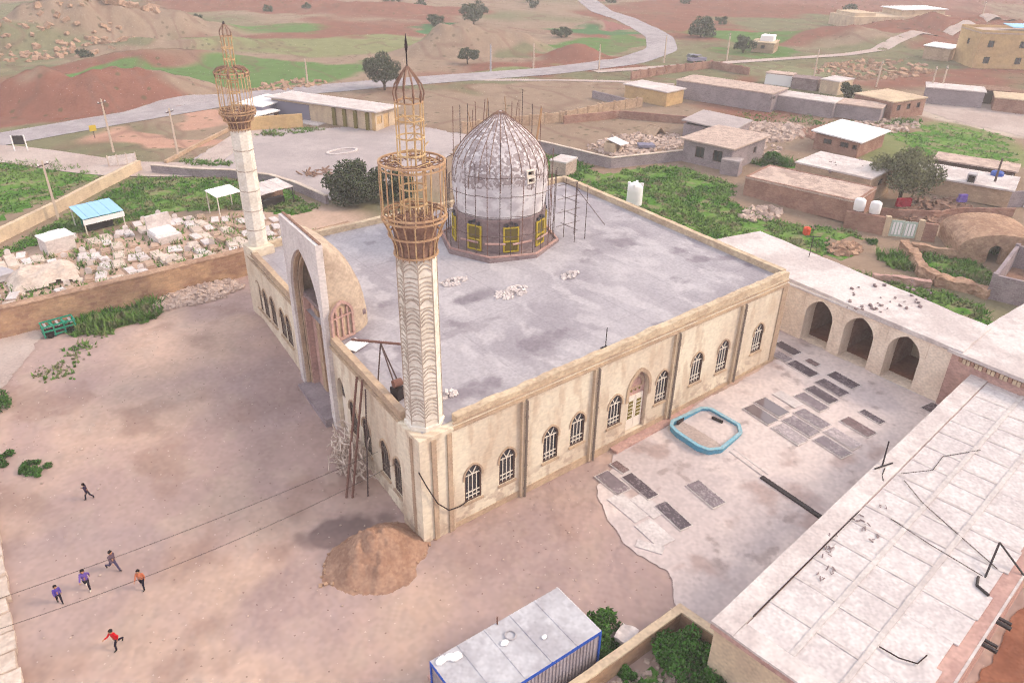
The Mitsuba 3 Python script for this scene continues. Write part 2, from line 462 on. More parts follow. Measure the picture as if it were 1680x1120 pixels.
matte("m_dome", dome_colour, lambda p, n, uv: fbm(p.x * 5, p.y * 5, p.z * 5, octaves=2), 0.05, 0.03)
speckled("m_drum", S(172, 152, 152, .7), S(146, 126, 130, .64), 1.2, 5.0)
speckled("m_shaft", S(244, 238, 228, .86), S(228, 218, 204, .82), 0.8, 3.0)
speckled("m_shaft_band", S(196, 178, 164, .76), S(216, 202, 188, .78), 2.0, 8.0)
speckled("m_rust", S(194, 156, 128, .74), S(220, 186, 150, .78), 2.0, 9.0)
speckled("m_rust_pale", S(232, 204, 160, .8), S(208, 168, 124, .74), 2.0, 9.0)
speckled("m_rust_dark", S(172, 138, 122, .7), S(136, 106, 96, .62), 2.0, 9.0)
flat("m_pole", S(118, 98, 96, .6), 0.6, 0.3)
flat("m_pole_red", S(146, 108, 98, .66), 0.7)
flat("m_dark", (0.015, 0.013, 0.013), 0.9)
flat("m_glass", (0.035, 0.035, 0.045), 0.12, 0, 0.5)
flat("m_white_frame", S(236, 226, 214, .85), 0.5)
flat("m_bars", S(150, 134, 124, .7), 0.7)
flat("m_maroon", S(96, 66, 70, .55), 0.8)
flat("m_brown_frame", S(110, 84, 76, .6), 0.5)
flat("m_yellow", S(214, 188, 60, .75), 0.6)
flat("m_yellow_pane", S(150, 132, 62, .5), 0.5)
flat("m_concrete", S(214, 194, 178, .78), 0.9)
flat("m_black_metal", S(70, 60, 62, .5), 0.5, 0.2)
speckled("m_cabin_white", S(208, 207, 214, .76), S(184, 180, 188, .7), 0.5, 2.0)
speckled("m_cabin_side", S(190, 182, 192, .76), S(172, 160, 166, .7), 0.6, 3.0, streak=True)
flat("m_blue", S(28, 84, 190, .8), 0.4, 0, 0.5)
speckled("m_pool", S(96, 168, 204, .78), S(132, 176, 196, .74), 1.2, 5.0)
speckled("m_pool_light", S(140, 196, 218, .78), S(176, 198, 206, .76), 1.5, 6.0)
flat("m_green_paint", S(40, 150, 122, .75), 0.5)
flat("m_blue_roof", S(150, 198, 236, .85), 0.5)
flat("m_white", S(240, 238, 240, .88), 0.5)
flat("m_grey_metal", S(186, 180, 186, .75), 0.5)
flat("m_olive", S(150, 136, 80, .6), 0.8)
flat("m_grey_blue", S(150, 146, 168, .72), 0.8)
flat("m_red_cloth", S(176, 54, 72, .7), 0.9)
flat("m_red_orange", S(224, 84, 54, .8), 0.6)
flat("m_barrel_blue", S(52, 88, 176, .75), 0.5)
flat("m_purple_cloth", S(128, 104, 190, .75), 0.9)
flat("m_gate", S(188, 206, 196, .8), 0.5)
flat("m_trunk", S(104, 84, 72, .55), 0.95)
flat("m_wire", S(80, 66, 66, .5), 0.7)
flat("m_wood", S(178, 140, 108, .7), 0.85)


foliage("m_leaf_dark", (0.060, 0.075, 0.042))
foliage("m_leaf_olive", (0.15, 0.155, 0.085))
foliage("m_leaf_green", (0.055, 0.135, 0.028))


def grass_colour(p, n, uv):
    a = fbm(p.x * 0.35, p.y * 0.35, 1.0, octaves=3)
    b = fbm(p.x * 1.1 + 5, p.y * 1.1, 1.0, octaves=3)
    c = mix((0.066, 0.165, 0.026), (0.125, 0.215, 0.052), smoothstep(0.36, 0.62, a))
    return mix(c, (0.21, 0.19, 0.11), smoothstep(0.54, 0.72, b) * 0.8) * (0.75 + 0.5 * noise(p.x * 4, p.y * 4, p.z * 4))


matte("m_grass", grass_colour)


# ------------------------------------------------------------------ terrain
def sst(a, b, x):
    t = np.clip((np.asarray(x, float) - a) / (b - a), 0, 1)
    return t * t * (3 - 2 * t)


HILLS = [(11.4, 115.5, 19, 9.5, -8, 4.9), (0.5, 124, 17, 10, 8, 2.6), (29, 193, 34, 15, -12, 7.0), (13, 186, 26, 12, 5, 5.2), (37, 166, 30, 8, -18, 2.2), (26, 148, 22, 7, -12, 2.4),
         (95, 127, 17, 9, -25, 4.8), (84, 129, 13, 8, -25, 3.2), (105, 107.5, 9, 6, -25, 2.6), (147, 144, 9, 5, -35, 1.8), (187, 84, 26, 12, -35, 3.6), (180, 101, 22, 9, -30, 1.6), (224, 80, 34, 15, -40, 5.0),
         (80, 252, 40, 13, -25, 3.0), (112, 210, 26, 11, -28, 2.6), (270, 145, 60, 22, -40, 2.2), (300, 115, 50, 20, -40, 2.6)]


def ground(x, y, relief=True):
    x, y = np.asarray(x, float), np.asarray(y, float)
    z = 1.9 * sst(1, 31, y) + 0.95 * sst(10, 32, x) * (1 - sst(1, 31, y))
    if relief:
        p = np.stack([x / 7.0, y / 7.0, 0 * x], -1)
        crag = meshkit.fbm(p, 4, 3)
        for (hx, hy, rx, ry, deg, h) in HILLS:
            ca, sa = math.cos(math.radians(deg)), math.sin(math.radians(deg))
            dx, dy = x - hx, y - hy
            d2 = ((dx * ca + dy * sa) / rx) ** 2 + ((dy * ca - dx * sa) / ry) ** 2
            z = z + h * np.clip(1 - d2, 0, 1) ** 1.3 * (0.45 + 1.1 * crag)
        dist = np.hypot(x - 10, y - 10)
        z = z + sst(250, 700, dist) * 26 * meshkit.fbm(p / 14, 4, 9)
        z = z + 0.9 * sst(130, 260, dist) * (meshkit.fbm(p / 2.2, 3, 5) - 0.35)
        # slight unevenness of the open earth, none where things stand on it
        z = z + 0.05 * (meshkit.fbm(p * 2.6, 3, 11) - 0.55)
    return z


def gz(x, y):
    return float(ground(x, y))


def spaced(lo, hi, c, fine, grow):
    out = [c]
    s = fine
    while out[-1] < hi:
        out.append(out[-1] + s); s = fine if out[-1] - c < 70 else s * grow
    s = fine
    left = [c]
    while left[-1] > lo:
        left.append(left[-1] - s); s = fine if c - left[-1] < 40 else s * grow
    return np.array(left[:0:-1] + out)


gx, gy = spaced(-900, 1500, 15, 0.62, 1.035), spaced(-700, 1500, 15, 0.62, 1.02)
X, Y = np.meshgrid(gx, gy)
V = np.stack([X, Y, ground(X, Y)], -1).reshape(-1, 3)
i = (np.arange(len(gy) - 1)[:, None] * len(gx) + np.arange(len(gx) - 1)[None]).ravel()
structure("ground", (V, np.stack([i, i + 1, i + 1 + len(gx), i + len(gx)], -1)), "m_ground", "pinkish beaten earth around the mosque and open land with red hills behind", smooth=True)


def ribbon(points, width, lift, step=1.5, seed=0, wobble=0.0):
    line = LineString(points)
    n = max(2, int(line.length / step))
    s = np.linspace(0, line.length, n)
    P = np.array([line.interpolate(t).coords[0] for t in s])
    k = max(1, int(4 / step))
    for _ in range(6):
        P[1:-1] = (P[:-2] + 2 * P[1:-1] + P[2:]) / 4
    t = np.gradient(P, axis=0); t /= np.linalg.norm(t, axis=1, keepdims=True)
    nrm = np.stack([-t[:, 1], t[:, 0]], -1)
    w = np.interp(s, np.linspace(0, line.length, len(width)), width) if hasattr(width, "__len__") else np.full(n, width)
    cols = 5
    V = []
    for j in range(cols):
        o = (j / (cols - 1) - 0.5) * w
        if wobble and j in (0, cols - 1):
            o = o + wobble * (meshkit.fbm(np.stack([s / 3, 0 * s + j * 9, 0 * s], -1), 3, seed) - 0.5) * 2
        Q = P + nrm * o[:, None]
        V.append(np.column_stack([Q, ground(Q[:, 0], Q[:, 1]) + lift]))
    V = np.stack(V, 1).reshape(-1, 3)
    i = (np.arange(n - 1)[:, None] * cols + np.arange(cols - 1)[None]).ravel()
    return V, np.stack([i, i + cols, i + cols + 1, i + 1], -1)[:, ::-1]


def sheet(poly, lift, cell=0.5, wob=0.5, seed=0, scale=2.0):
    """A sheet that follows the ground, with an uneven outline: cells of a fine grid that fall inside the (wobbled) outline."""
    P = Polygon(poly).buffer(0)
    x0, y0, x1, y1 = P.bounds
    xs, ys = np.arange(x0 - 1, x1 + 1 + cell, cell), np.arange(y0 - 1, y1 + 1 + cell, cell)
    X, Y = np.meshgrid(xs, ys)
    cx, cy = X[:-1, :-1] + cell / 2, Y[:-1, :-1] + cell / 2
    q = np.stack([cx / scale, cy / scale, 0 * cx], -1)
    ox, oy = (meshkit.fbm(q, 3, seed) - 0.5) * 4 * wob, (meshkit.fbm(q + 50, 3, seed) - 0.5) * 4 * wob
    keep = shapely.contains_xy(P, (cx + ox).ravel(), (cy + oy).ravel())
    V = np.stack([X, Y, ground(X, Y) + lift], -1).reshape(-1, 3)
    i = (np.arange(len(ys) - 1)[:, None] * len(xs) + np.arange(len(xs) - 1)[None]).ravel()[keep]
    f = np.stack([i, i + 1, i + 1 + len(xs), i + len(xs)], -1)
    used, inv = np.unique(f, return_inverse=True)
    return V[used], inv.reshape(f.shape), np.stack([cx.ravel()[keep], cy.ravel()[keep]], -1)


def paved(poly, lift, wob=0.2, seed=0, scale=1.2, size=1.5):
    """A sheet that follows the ground with a finely uneven outline."""
    line = Polygon(poly).exterior
    n = int(line.length / 0.18)
    P = np.array([line.interpolate(t).coords[0] for t in np.linspace(0, line.length, n, endpoint=False)])
    q = np.column_stack([P / scale, 0 * P[:, 0]])
    P = P + np.stack([meshkit.fbm(q, 4, seed) - 0.5, meshkit.fbm(q + 50, 4, seed) - 0.5], -1) * 4 * wob
    G = Polygon(P).buffer(0)
    G = max(G.geoms, key=lambda g: g.area) if hasattr(G, "geoms") else G
    v2, f2 = trimesh.creation.triangulate_polygon(G, engine="earcut")
    v3, f3 = trimesh.remesh.subdivide_to_size(np.column_stack([v2, 0 * v2[:, 0]]), f2, size, max_iter=14)
    v3[:, 2] = ground(v3[:, 0], v3[:, 1]) + lift
    m = trimesh.Trimesh(v3, f3, process=False)
    if m.face_normals[:, 2].mean() < 0:
        m.invert()
    return m


def grass_patch(poly, label, density=16, h=0.3, cell=0.5, wob=0.6, seed=0, lift=0.03, bsdf="m_grass", group="green grass patches"):
    v, f, c = sheet(poly, lift, cell, wob, seed)
    rng = np.random.default_rng(seed + 100)
    n = int(len(c) * cell * cell * density)
    p = c[rng.integers(0, len(c), n)] + (rng.random((n, 2)) - 0.5) * cell * 1.5
    thick = meshkit.fbm(np.column_stack([p / 1.6, 0 * p[:, 0]]), 3, seed)
    keep = thick > 0.36
    p, thick = p[keep], thick[keep]
    n = len(p)
    base = np.column_stack([p, ground(p[:, 0], p[:, 1])])
    V, Fc = [], []
    for k in range(3):
        a = rng.random(n) * 2 * np.pi
        d = np.stack([np.cos(a), np.sin(a), 0 * a], -1)
        hh = h * (0.4 + 1.3 * rng.random(n)) * (0.3 + 1.4 * thick)
        w = 0.05 + 0.07 * rng.random(n)
        e = np.stack([-d[:, 1], d[:, 0], 0 * a], -1)
        lean = d * (hh * (0.3 + 0.9 * rng.random(n)))[:, None]
        V.append(np.stack([base - e * w[:, None], base + e * w[:, None], base + lean + [0, 0, 1] * hh[:, None]], 1).reshape(-1, 3))
    V = np.concatenate(V)
    Fc = np.arange(len(V)).reshape(-1, 3)
    m = cat([trimesh.Trimesh(v, np.vstack([f[:, [0, 1, 2]], f[:, [0, 2, 3]]]), process=False), trimesh.Trimesh(V, Fc, process=False)])
    return single("grass", label, "grass", m, bsdf, kind="stuff")


# ------------------------------------------------------------------ roads and paved ground
structure("road", ribbon([(-60, 88), (-7.7, 98.0), (4.4, 101.1), (18.4, 103.9), (34.7, 107.2), (54, 104.6), (66.4, 102.5), (89.4, 97.7), (112.4, 97.5), (131, 105), (146, 120), (156.6, 136), (168, 156), (175, 174), (198, 207), (240, 262), (330, 380)], 7.4, 0.07), "m_asphalt", "grey main road curving behind the mosque into the hills")
structure("road", ribbon([(-22, 99), (-8.5, 91), (-2.9, 82.3), (1.5, 75.2), (7.9, 70.5), (11, 68.5)], [10, 8, 6.5, 6.5, 6, 6], 0.085), "m_dirt_road", "pale side road joining the main road at the left edge")
structure("road", ribbon([(11, 70.5), (14.7, 75.4), (23.4, 85.3), (31, 93)], 3.6, 0.075), "m_dirt_road", "pale lane running past the kerb to the far left building")
structure("parking_lot", paved([(31, 80), (23, 84), (13.7, 77), (6.5, 70.8), (9.5, 67.5), (13, 64), (16.4, 57), (18.5, 49), (30, 50), (47, 64), (43, 74), (36, 78)], 0.05, 0.4, 4), "m_lot", "pale grey open lot between the left building and the mosque")
structure("road", ribbon([(97, 92), (115, 87.8), (130.8, 84.2), (165, 76), (201, 76.7), (226, 75.4), (300, 60)], 2.8, 0.12), "m_dirt_road", "narrow pale track climbing the red slope at the right")
structure("path", paved([(122, 38), (117, 30), (117, 18), (127, 10), (150, 14), (140, 27), (130, 35)], 0.05, 0.5, 6), "m_dirt_road", "pale bare lane between the village houses at the right")
structure("path", ribbon([(66.8, 103), (73, 97), (84, 90), (94, 82), (101, 74)], 1.8, 0.06, wobble=0.4), "m_dirt_road", "pale footpath leaving the main road behind the dome")
structure("paving", paved([(13.6, -0.5), (12.9, -1.4), (10.6, -2.3), (9.0, -5.5), (8.6, -7.4), (9.1, -9.4), (7.6, -11.2), (8.2, -12.6), (8.4, -14.5), (34.8, -12.2), (35.2, 6.5), (31.2, 6.5), (31, -0.3)], 0.05, 0.18, 5), "m_paving", "pale pinkish courtyard paving with grave slabs beside the mosque")
structure("paving", paved([(-19.6, 33.5), (-15.0, 36.8), (-12.2, 33.6), (-14.4, 30.4), (-16.4, 27.0), (-20, 24)], 0.04, 0.3, 8), "m_dirt_road", "pale bare patch of ground at the left edge of the yard")

# ------------------------------------------------------------------ the mosque
L, W = 30.5, 28.4
DL = np.array([0.0605, 1.0]) / math.hypot(0.0605, 1.0)          # the portal front runs this way from the near corner
TOP = lambda x: 7.38 + 0.029 * x                                # top of the parapet
LC, BC, RC = np.array([1.72, 28.4]), np.array([31.9, 26.2]), np.array([L, 0.0])
mosque = thing("mosque", "cream brick mosque with a flat grey roof and an unfinished white dome", "mosque")
MR = frame_matrix([0, 0, 0], [1, 0])
ML = frame_matrix([0, 0, 0], -DL)                                # u runs towards the viewer: u = -distance from the corner

WIN_R = [(3.2, 1.39, 3.85), (5.55, 1.5, 3.9), (8.75, 1.6, 4.05), (10.85, 1.85, 4.15), (13.95, 1.9, 4.2), (18.15, 2.05, 4.5), (21.5, 2.3, 4.7), (24.2, 2.25, 4.75), (28.05, 2.5, 4.85)]
WIN_L = [(2.9, 1.3, 3.82), (4.6, 1.45, 3.96), (7.1, 1.55, 4.0), (9.0, 1.6, 4.15), (20.15, 2.7, 5.05), (21.4, 2.75, 5.05), (23.5, 2.8, 5.1), (25.25, 2.7, 5.0), (26.85, 2.7, 5.05)]
WW = 1.12
warch = lambda u, z0, z1, g=0.0: arch(u, WW + 2 * g, z0 - g, z1 - 0.72, z1 + g)
wall_r = Polygon([(0, -0.4), (L, 0.2), (L, TOP(L) - 0.5), (0, TOP(0) - 0.5)])
door_r = arch(15.95, 1.75, 0.72, 3.9, 5.2)
wall_r = wall_r.difference(shapely.union_all([warch(*w) for w in WIN_R] + [door_r]))
part(mosque, "wall", plate(wall_r, -0.55, 0, MR), "m_facade", label="long cream wall with nine arched windows facing the courtyard")
door_l = arch(-10.75, 1.25, 0.5, 3.7, 4.9)
holes_l = shapely.union_all([warch(-a, b, c) for a, b, c in WIN_L] + [door_l])
part(mosque, "wall", plate(Polygon([(0, -0.4), (-11.6, -0.2), (-11.6, TOP(0) - 0.5), (0, TOP(0) - 0.5)]).difference(holes_l), -0.55, 0, ML), "m_facade", label="cream entrance wall on the near side of the tall portal")
part(mosque, "wall", plate(Polygon([(-17.8, 0.2), (-LC[1], 1.0), (-LC[1], TOP(1) - 0.5), (-17.8, TOP(1) - 0.5)]).difference(holes_l), -0.55, 0, ML), "m_facade", label="cream entrance wall on the far side of the tall portal")


def side(a, b, top0, top1, name, bs, t=0.5, z0=0.5):
    d = b - a
    M = frame_matrix([a[0], a[1], 0], d)
    ln = float(np.linalg.norm(d))
    return part(mosque, name, plate(Polygon([(0, z0), (ln, z0), (ln, top1), (0, top0)]), -t, 0, M), bs)


side(RC + [0, 0.56], BC, TOP(RC[0]) - 0.5, TOP(BC[0]) - 0.5, "wall", "m_facade")
side(BC, LC + [0.56, 0], TOP(BC[0]) - 0.5, TOP(LC[0]) - 0.5, "wall", "m_facade")

# roof slab (slightly falling to the near corner) and the crumbling brick parapet round it
inner = [np.array([0.35, 0.35]), np.array([L - 0.3, 0.35]), BC - [0.3, 0.3], LC + [0.3, -0.3]]
n_ = 40
grid = np.array([[(1 - b) * ((1 - a) * inner[0] + a * inner[1]) + b * ((1 - a) * inner[3] + a * inner[2]) for a in np.linspace(0, 1, n_)] for b in np.linspace(0, 1, n_)])
gzv = TOP(grid[..., 0]) - 0.47 + 0.05 * (meshkit.fbm(np.stack([grid[..., 0] / 4, grid[..., 1] / 4, 0 * grid[..., 0]], -1), 3, 2) - 0.5)
rv = np.concatenate([grid, gzv[..., None]], -1).reshape(-1, 3)
ri = (np.arange(n_ - 1)[:, None] * n_ + np.arange(n_ - 1)[None]).ravel()
part(mosque, "roof", (rv, np.stack([ri, ri + 1, ri + 1 + n_, ri + n_], -1)), "m_roof", smooth=True, label="flat grey concrete roof with pale swirls and stains")
ROOF = lambda x: TOP(x) - 0.47


def parapet(a, b, seed, ragged=0.05, start=0.0, thick=0.42, out=0.05):
    d = b - a
    ln = float(np.linalg.norm(d))
    M = frame_matrix([a[0], a[1], 0], d)
    us = np.arange(start, ln, 0.16)
    t = a[0] + d[0] * us / ln
    q = meshkit.fbm(np.stack([us / 0.7, us * 0 + seed, us * 0], -1), 3, seed)
    zt = TOP(t) + (np.floor(q * 7) / 7 - 0.5) * 2 * ragged
    poly = Polygon([(us[0], TOP(t[0]) - 0.499)] + list(zip(us, zt)) + [(us[-1], TOP(t[-1]) - 0.499)])
    m = plate(poly, -thick, out, M)
    return rough(m, 0.02, 0.35, seed)


part(mosque, "parapet", parapet(np.array([0.0, 0.0]), RC, 1, 0.10, 2.2), "m_parapet", label="rough unplastered brick parapet along the courtyard side")
part(mosque, "parapet", parapet(RC + [0, 0.4], BC, 2, 0.03), "m_parapet")
part(mosque, "parapet", parapet(BC - [0.4, 0], LC + [0.4, 0], 3, 0.04), "m_parapet")
part(mosque, "parapet", parapet(LC - DL * 0.4, DL * 18.0 , 4, 0.03, thick=0.34), "m_stone")
part(mosque, "parapet", parapet(DL * 11.5, DL * 2.0, 5, 0.05, thick=0.34), "m_stone")
for (u0, u1, M, s) in ((1.95, L, MR, 1), (-11.55, -1.95, ML, 0), (-LC[1], -17.9, ML, 0)):
    k = 0.029 if s else 0.0
    z = lambda u: 6.66 + k * u * 0.62
    part(mosque, "cornice", plate(Polygon([(u0, z(u0)), (u1, z(u1)), (u1, z(u1) + 0.13), (u0, z(u0) + 0.13)]), 0.002, 0.16, M), "m_stone")
    part(mosque, "cornice", plate(Polygon([(u0, z(u0) + 0.34), (u1, z(u1) + 0.34), (u1, z(u1) + 0.42), (u0, z(u0) + 0.42)]), 0.002, 0.10, M), "m_stone")
# corner block under the near minaret, corner pilaster at the far end
part(mosque, "corner_pier", cat([box((0.9, 0.95, 3.2), (2.06, 2.14, 7.36)), box((0.9, 0.95, 6.8), (2.09, 2.17, 0.08))]), "m_facade", label="cream corner pier that carries the near minaret")
for u in (0.55, 1.5):
    part(mosque, "pilaster", plate(rect(u, -0.3, u + 0.28, 6.66), 0.14, 0.21, MR), "m_stone")
    part(mosque, "pilaster", plate(rect(-u - 0.28, -0.3, -u, 6.66), 0.14, 0.21, ML), "m_stone")
part(mosque, "corner_pier", box((LC[0] + 0.72, LC[1] - 0.68, 4.1), (1.75, 1.75, 7.0), 3.5), "m_facade")
part(mosque, "pilaster", plate(rect(L - 0.5, 0.3, L + 0.06, TOP(L) - 1.0), 0.0, 0.07, MR), "m_stone")
# base course and the worn plinth along the courtyard
part(mosque, "base_course", plate(Polygon([(1.95, -0.4), (L, 0.2), (L, 1.15), (1.95, 0.28)]), 0.003, 0.06, MR), "m_stone")
part(mosque, "plinth", rough(box((22.2, -0.35, 0.28), (16.8, 0.62, 0.5), 0, (0, -0.028, 0)), 0.05, 0.8, 3, 0.4), "m_pink_plaster", label="worn grey step along the foot of the courtyard wall")


def window(M, u, z0, z1, bar="m_white_frame"):
    hole = warch(u, z0, z1, -0.002)
    fr = hole.difference(warch(u, z0, z1, -0.085))
    bars = [rect(u + o - 0.022, z0 + 0.05, u + o + 0.022, z1 - 0.62) for o in (-0.27, 0.0, 0.27)] + [rect(u - WW / 2 + 0.05, zz, u + WW / 2 - 0.05, zz + 0.05) for zz in (z1 - 0.72, z0 + 0.55)]
    for a in (-0.5, 0.5):
        bars.append(affinity.rotate(rect(u - 0.025, z1 - 0.7, u + 0.025, z1 - 0.12), math.degrees(a), origin=(u, z1 - 0.7)))
    bars.append(rect(u - WW / 2 + .05, z0 + 0.27, u + WW / 2 - .05, z0 + 0.31))
    w = part(mosque, "window", plate(fr, -0.12, -0.03, M), "m_brown_frame")
    part(w, "glazing_bars", plate(shapely.union_all([b.intersection(hole) for b in bars]), -0.10, -0.05, M), bar)
    part(w, "pane", plate(hole, -0.14, -0.121, M), "m_glass")
    rim = warch(u, z0, z1, 0.12).difference(warch(u, z0, z1, 0.001)).intersection(rect(u - 2, z1 - 0.9, u + 2, z1 + 1))
    part(w, "arch_trim", plate(rim, 0.003, 0.05, M), "m_stone")
    part(w, "sill", plate(rect(u - WW / 2 - 0.1, z0 - 0.13, u + WW / 2 + 0.1, z0 - 0.004), -0.15, 0.12, M), "m_stone")
    return w


for w in WIN_R:
    window(MR, *w)
for a, b, c in WIN_L:
    window(ML, -a, b, c, "m_bars")
# interior floor and back so that the openings are not see-through
part(mosque, "floor", box((15.8, 14, 0.9), (28.5, 24.5, 0.3)), "m_drum")
# courtyard door in its double arched recess
dr_ = part(mosque, "door", plate(arch(15.95, 1.7, 0.73, 3.85, 5.12), -0.42, -0.3, MR), "m_pink_plaster", label="blind arched doorway with a pale two leaf door between the windows")
for s in (-1, 1):
    lf = part(dr_, "leaf", plate(rect(15.95 + (0.02 if s > 0 else -0.7), 0.78, 15.95 + (0.7 if s > 0 else -0.02), 3.35), -0.3, -0.22, MR), "m_white_frame")
    part(dr_, "pane", plate(rect(15.95 + s * 0.36 - 0.2, 1.6, 15.95 + s * 0.36 + 0.2, 3.0), -0.219, -0.2, MR), "m_olive")
    part(dr_, "grille", plate(shapely.union_all([rect(15.95 + s * 0.36 - 0.2, 1.6 + k * 0.28, 15.95 + s * 0.36 + 0.2, 1.64 + k * 0.28) for k in range(6)]), -0.199, -0.18, MR), "m_white_frame")
for k in range(5):
    part(dr_, "roundel", plate(Point(15.6 + 0.18 * k, 3.7 + (0.18 if k % 2 else 0.0)).buffer(0.07), -0.299, -0.26, MR), "m_olive")
part(dr_, "arch_trim", plate(arch(15.95, 2.2, 0.75, 3.9, 5.5).difference(door_r.buffer(0.002)).intersection(rect(14, 3.2, 18, 6)), 0.003, 0.06, MR), "m_stone")
part(dr_, "lintel", plate(arch(15.95, 1.3, 3.9, 4.2, 4.9).difference(arch(15.95, 1.0, 3.95, 4.15, 4.7)), -0.3, -0.2, MR), "m_stone")
# entrance side door
d2 = part(mosque, "door", plate(door_l.buffer(-0.002), -0.4, -0.3, ML), "m_brown_frame", label="white door under a dark fanlight beside the portal")
for s in (-1, 1):
    part(d2, "leaf", plate(rect(-10.75 + (0.03 if s > 0 else -0.58), 0.55, -10.75 + (0.58 if s > 0 else -0.03), 3.2), -0.3, -0.24, ML), "m_white_frame")
part(d2, "fanlight", plate(arch(-10.75, 1.0, 3.4, 3.7, 4.6), -0.3, -0.26, ML), "m_glass")
# rainwater pipes
for u, zb in ((6.7, 0.0), (12.1, 0.15), (19.05, 0.5), (25.65, 0.95)):
    zt = 6.62 + 0.018 * u
    dp = part(mosque, "downpipe", cat([tube((u, -0.26, zb), (u, -0.26, zt), 0.075, 8), tube((u, -0.26, zt), (u, 0.1, zt + 0.12), 0.06, 8)]), "m_bars")
    part(dp, "casing", box((u - 0.17, -0.10, (zb + zt) / 2), (0.22, 0.2, zt - zb)), "m_pale_wall")
    for k in range(4):
        part(dp, "bracket", box((u, -0.2, zb + 0.6 + k * 1.7), (0.2, 0.24, 0.05)), "m_bars")

# the tall portal
ys0, ys1, zt = 11.6, 17.85, 13.35
MP = ML.copy(); MP[:3, 3] = ML[:3, 2] * 0.28
front = rect(-ys1, 0.3, -ys0, zt)
hole = arch(-14.7, 5.0, 0.2, 8.3, 12.05, 12)
portal = part(mosque, "portal", plate(front.difference(hole), -0.42, 0, MP), "m_plaster", label="tall pale portal frame with a pointed arch, rising above the roof")
part(portal, "coping", plate(rect(-ys1 - 0.03, zt + 0.002, -ys0 + 0.03, zt + 0.07), -0.36, -0.2, MP), "m_rust_dark")
part(portal, "return_wall", plate(rect(-ys0 - 0.5, 0.3, -ys0 - 0.003, 6.85), -3.2, -0.421, MP), "m_vault")
part(portal, "return_wall", plate(rect(-ys1 + 0.003, 0.3, -ys1 + 0.5, 6.85), -3.2, -0.421, MP), "m_vault")
for e in (0.0, 0.22):
    part(portal, "arch_moulding", plate(hole.buffer(-e).difference(hole.buffer(-e - 0.16)).intersection(rect(-20, 0.8, -10, 13)), -0.41 - e * 1.2, -0.16 - e * 1.2, MP), "m_stone")
part(portal, "back_wall", plate(hole.intersection(rect(-20, 0.3, -10, 7.9)), -1.3, -1.0, MP), "m_vault")
part(portal, "ledge", plate(rect(-17.1, 7.9, -12.3, 8.2), -3.0, -0.6, MP), "m_drum")
for k in range(5):
    part(portal, "panel", plate(rect(-16.6 + k * 0.84, 0.9, -16.0 + k * 0.84, 7.4), -0.999, -0.9 + 0.06 * (k % 2), MP), "m_tan_block" if k % 2 else "m_pink_plaster")
for u in (-16.92, -12.5):
    part(portal, "column", plate(rect(u, 0.5, u + 0.25, 7.9), -0.99, -0.5, MP), "m_pink_plaster")
part(portal, "step", plate(rect(-17.2, 0.2, -12.1, 1.2), -1.5, 0.5, MP), "m_grey_block")
# semi-dome behind the arch, bulging over the roof
nu, nv = 28, 22
vv = []
for b in np.linspace(0, 1, nv):
    z = 6.9 + b * 6.2
    s = max(0.001, (1 - b ** 2.2)) ** 0.62
    for a in np.linspace(-math.pi / 2, math.pi / 2, nu):
        cx_, cy_ = math.cos(a), math.sin(a)
        vv.append(((abs(cx_) ** 0.7) * 3.2 * s, math.copysign(abs(cy_) ** 0.7, cy_) * 3.0 * (0.72 + 0.28 * s), z))
vv = np.array(vv)
world = np.column_stack([vv[:, 0] * DL[1] + vv[:, 1] * DL[0] + 0.11 + DL[0] * 14.7, -vv[:, 0] * DL[0] + vv[:, 1] * DL[1] + DL[1] * 14.7, vv[:, 2]])
vi = (np.arange(nv - 1)[:, None] * nu + np.arange(nu - 1)[None]).ravel()
part(portal, "vault", rough(trimesh.Trimesh(world, np.vstack([np.stack([vi, vi + 1, vi + 1 + nu], -1), np.stack([vi, vi + 1 + nu, vi + nu], -1)]), process=False), 0.05, 1.2, 5), "m_vault", smooth=True, label="tan half dome bulging over the roof behind the portal")
MV = frame_matrix([0.85, 11.4, 0], [0.97, 0.22])
part(portal, "screen", cat([plate(arch(0.7, 1.7, 7.0, 8.6, 9.6).difference(arch(0.7, 1.4, 7.15, 8.55, 9.42)), 0, 0.14, MV)] + [plate(rect(0.7 + o - 0.05, 7.0, 0.7 + o + 0.05, 9.1), 0.0, 0.1, MV) for o in (-0.42, 0.0, 0.42)] + [plate(rect(-0.1, 8.5, 1.5, 8.6), 0, 0.1, MV)]), "m_pink_plaster", label="arched window frame set in the side of the half dome")
part(portal, "screen_panel", plate(arch(0.7, 1.6, 7.0, 8.6, 9.5), -0.3, -0.02, MV), "m_stone")

# dome
DC = np.array([18.5, 18.4]); zr = float(ROOF(18.5))
PRO = np.array([(3.2, 10.25), (3.42, 10.26), (3.48, 10.8), (3.60, 11.5), (3.67, 12.4), (3.67, 13.1), (3.56, 13.7), (3.36, 14.3), (3.04, 14.85), (2.62, 15.4), (2.12, 15.88), (1.55, 16.35), (0.92, 16.85), (0.45, 17.22), (0.02, 17.42)])
zz_ = np.concatenate([[10.25], np.arange(10.26, 17.40, 0.11), [17.42]])
shell = lathe([(float(np.interp(z, PRO[:, 1], PRO[:, 0])), float(z)) for z in zz_], 180, (DC[0], DC[1], 0))
fc = shell.vertices[shell.faces].mean(1)
HAZ = math.radians(-126.5 + 38)
off = np.angle(np.exp(1j * (np.arctan2(fc[:, 1] - DC[1], fc[:, 0] - DC[0]) - HAZ))) * 3.4
HATCH = [(12.95, 13.32), (13.45, 13.82)]
cut = (np.abs(off) < 0.30) & np.any([(fc[:, 2] > a_) & (fc[:, 2] < b_) for a_, b_ in HATCH], axis=0)
shell = trimesh.Trimesh(shell.vertices, shell.faces[~cut], process=False)
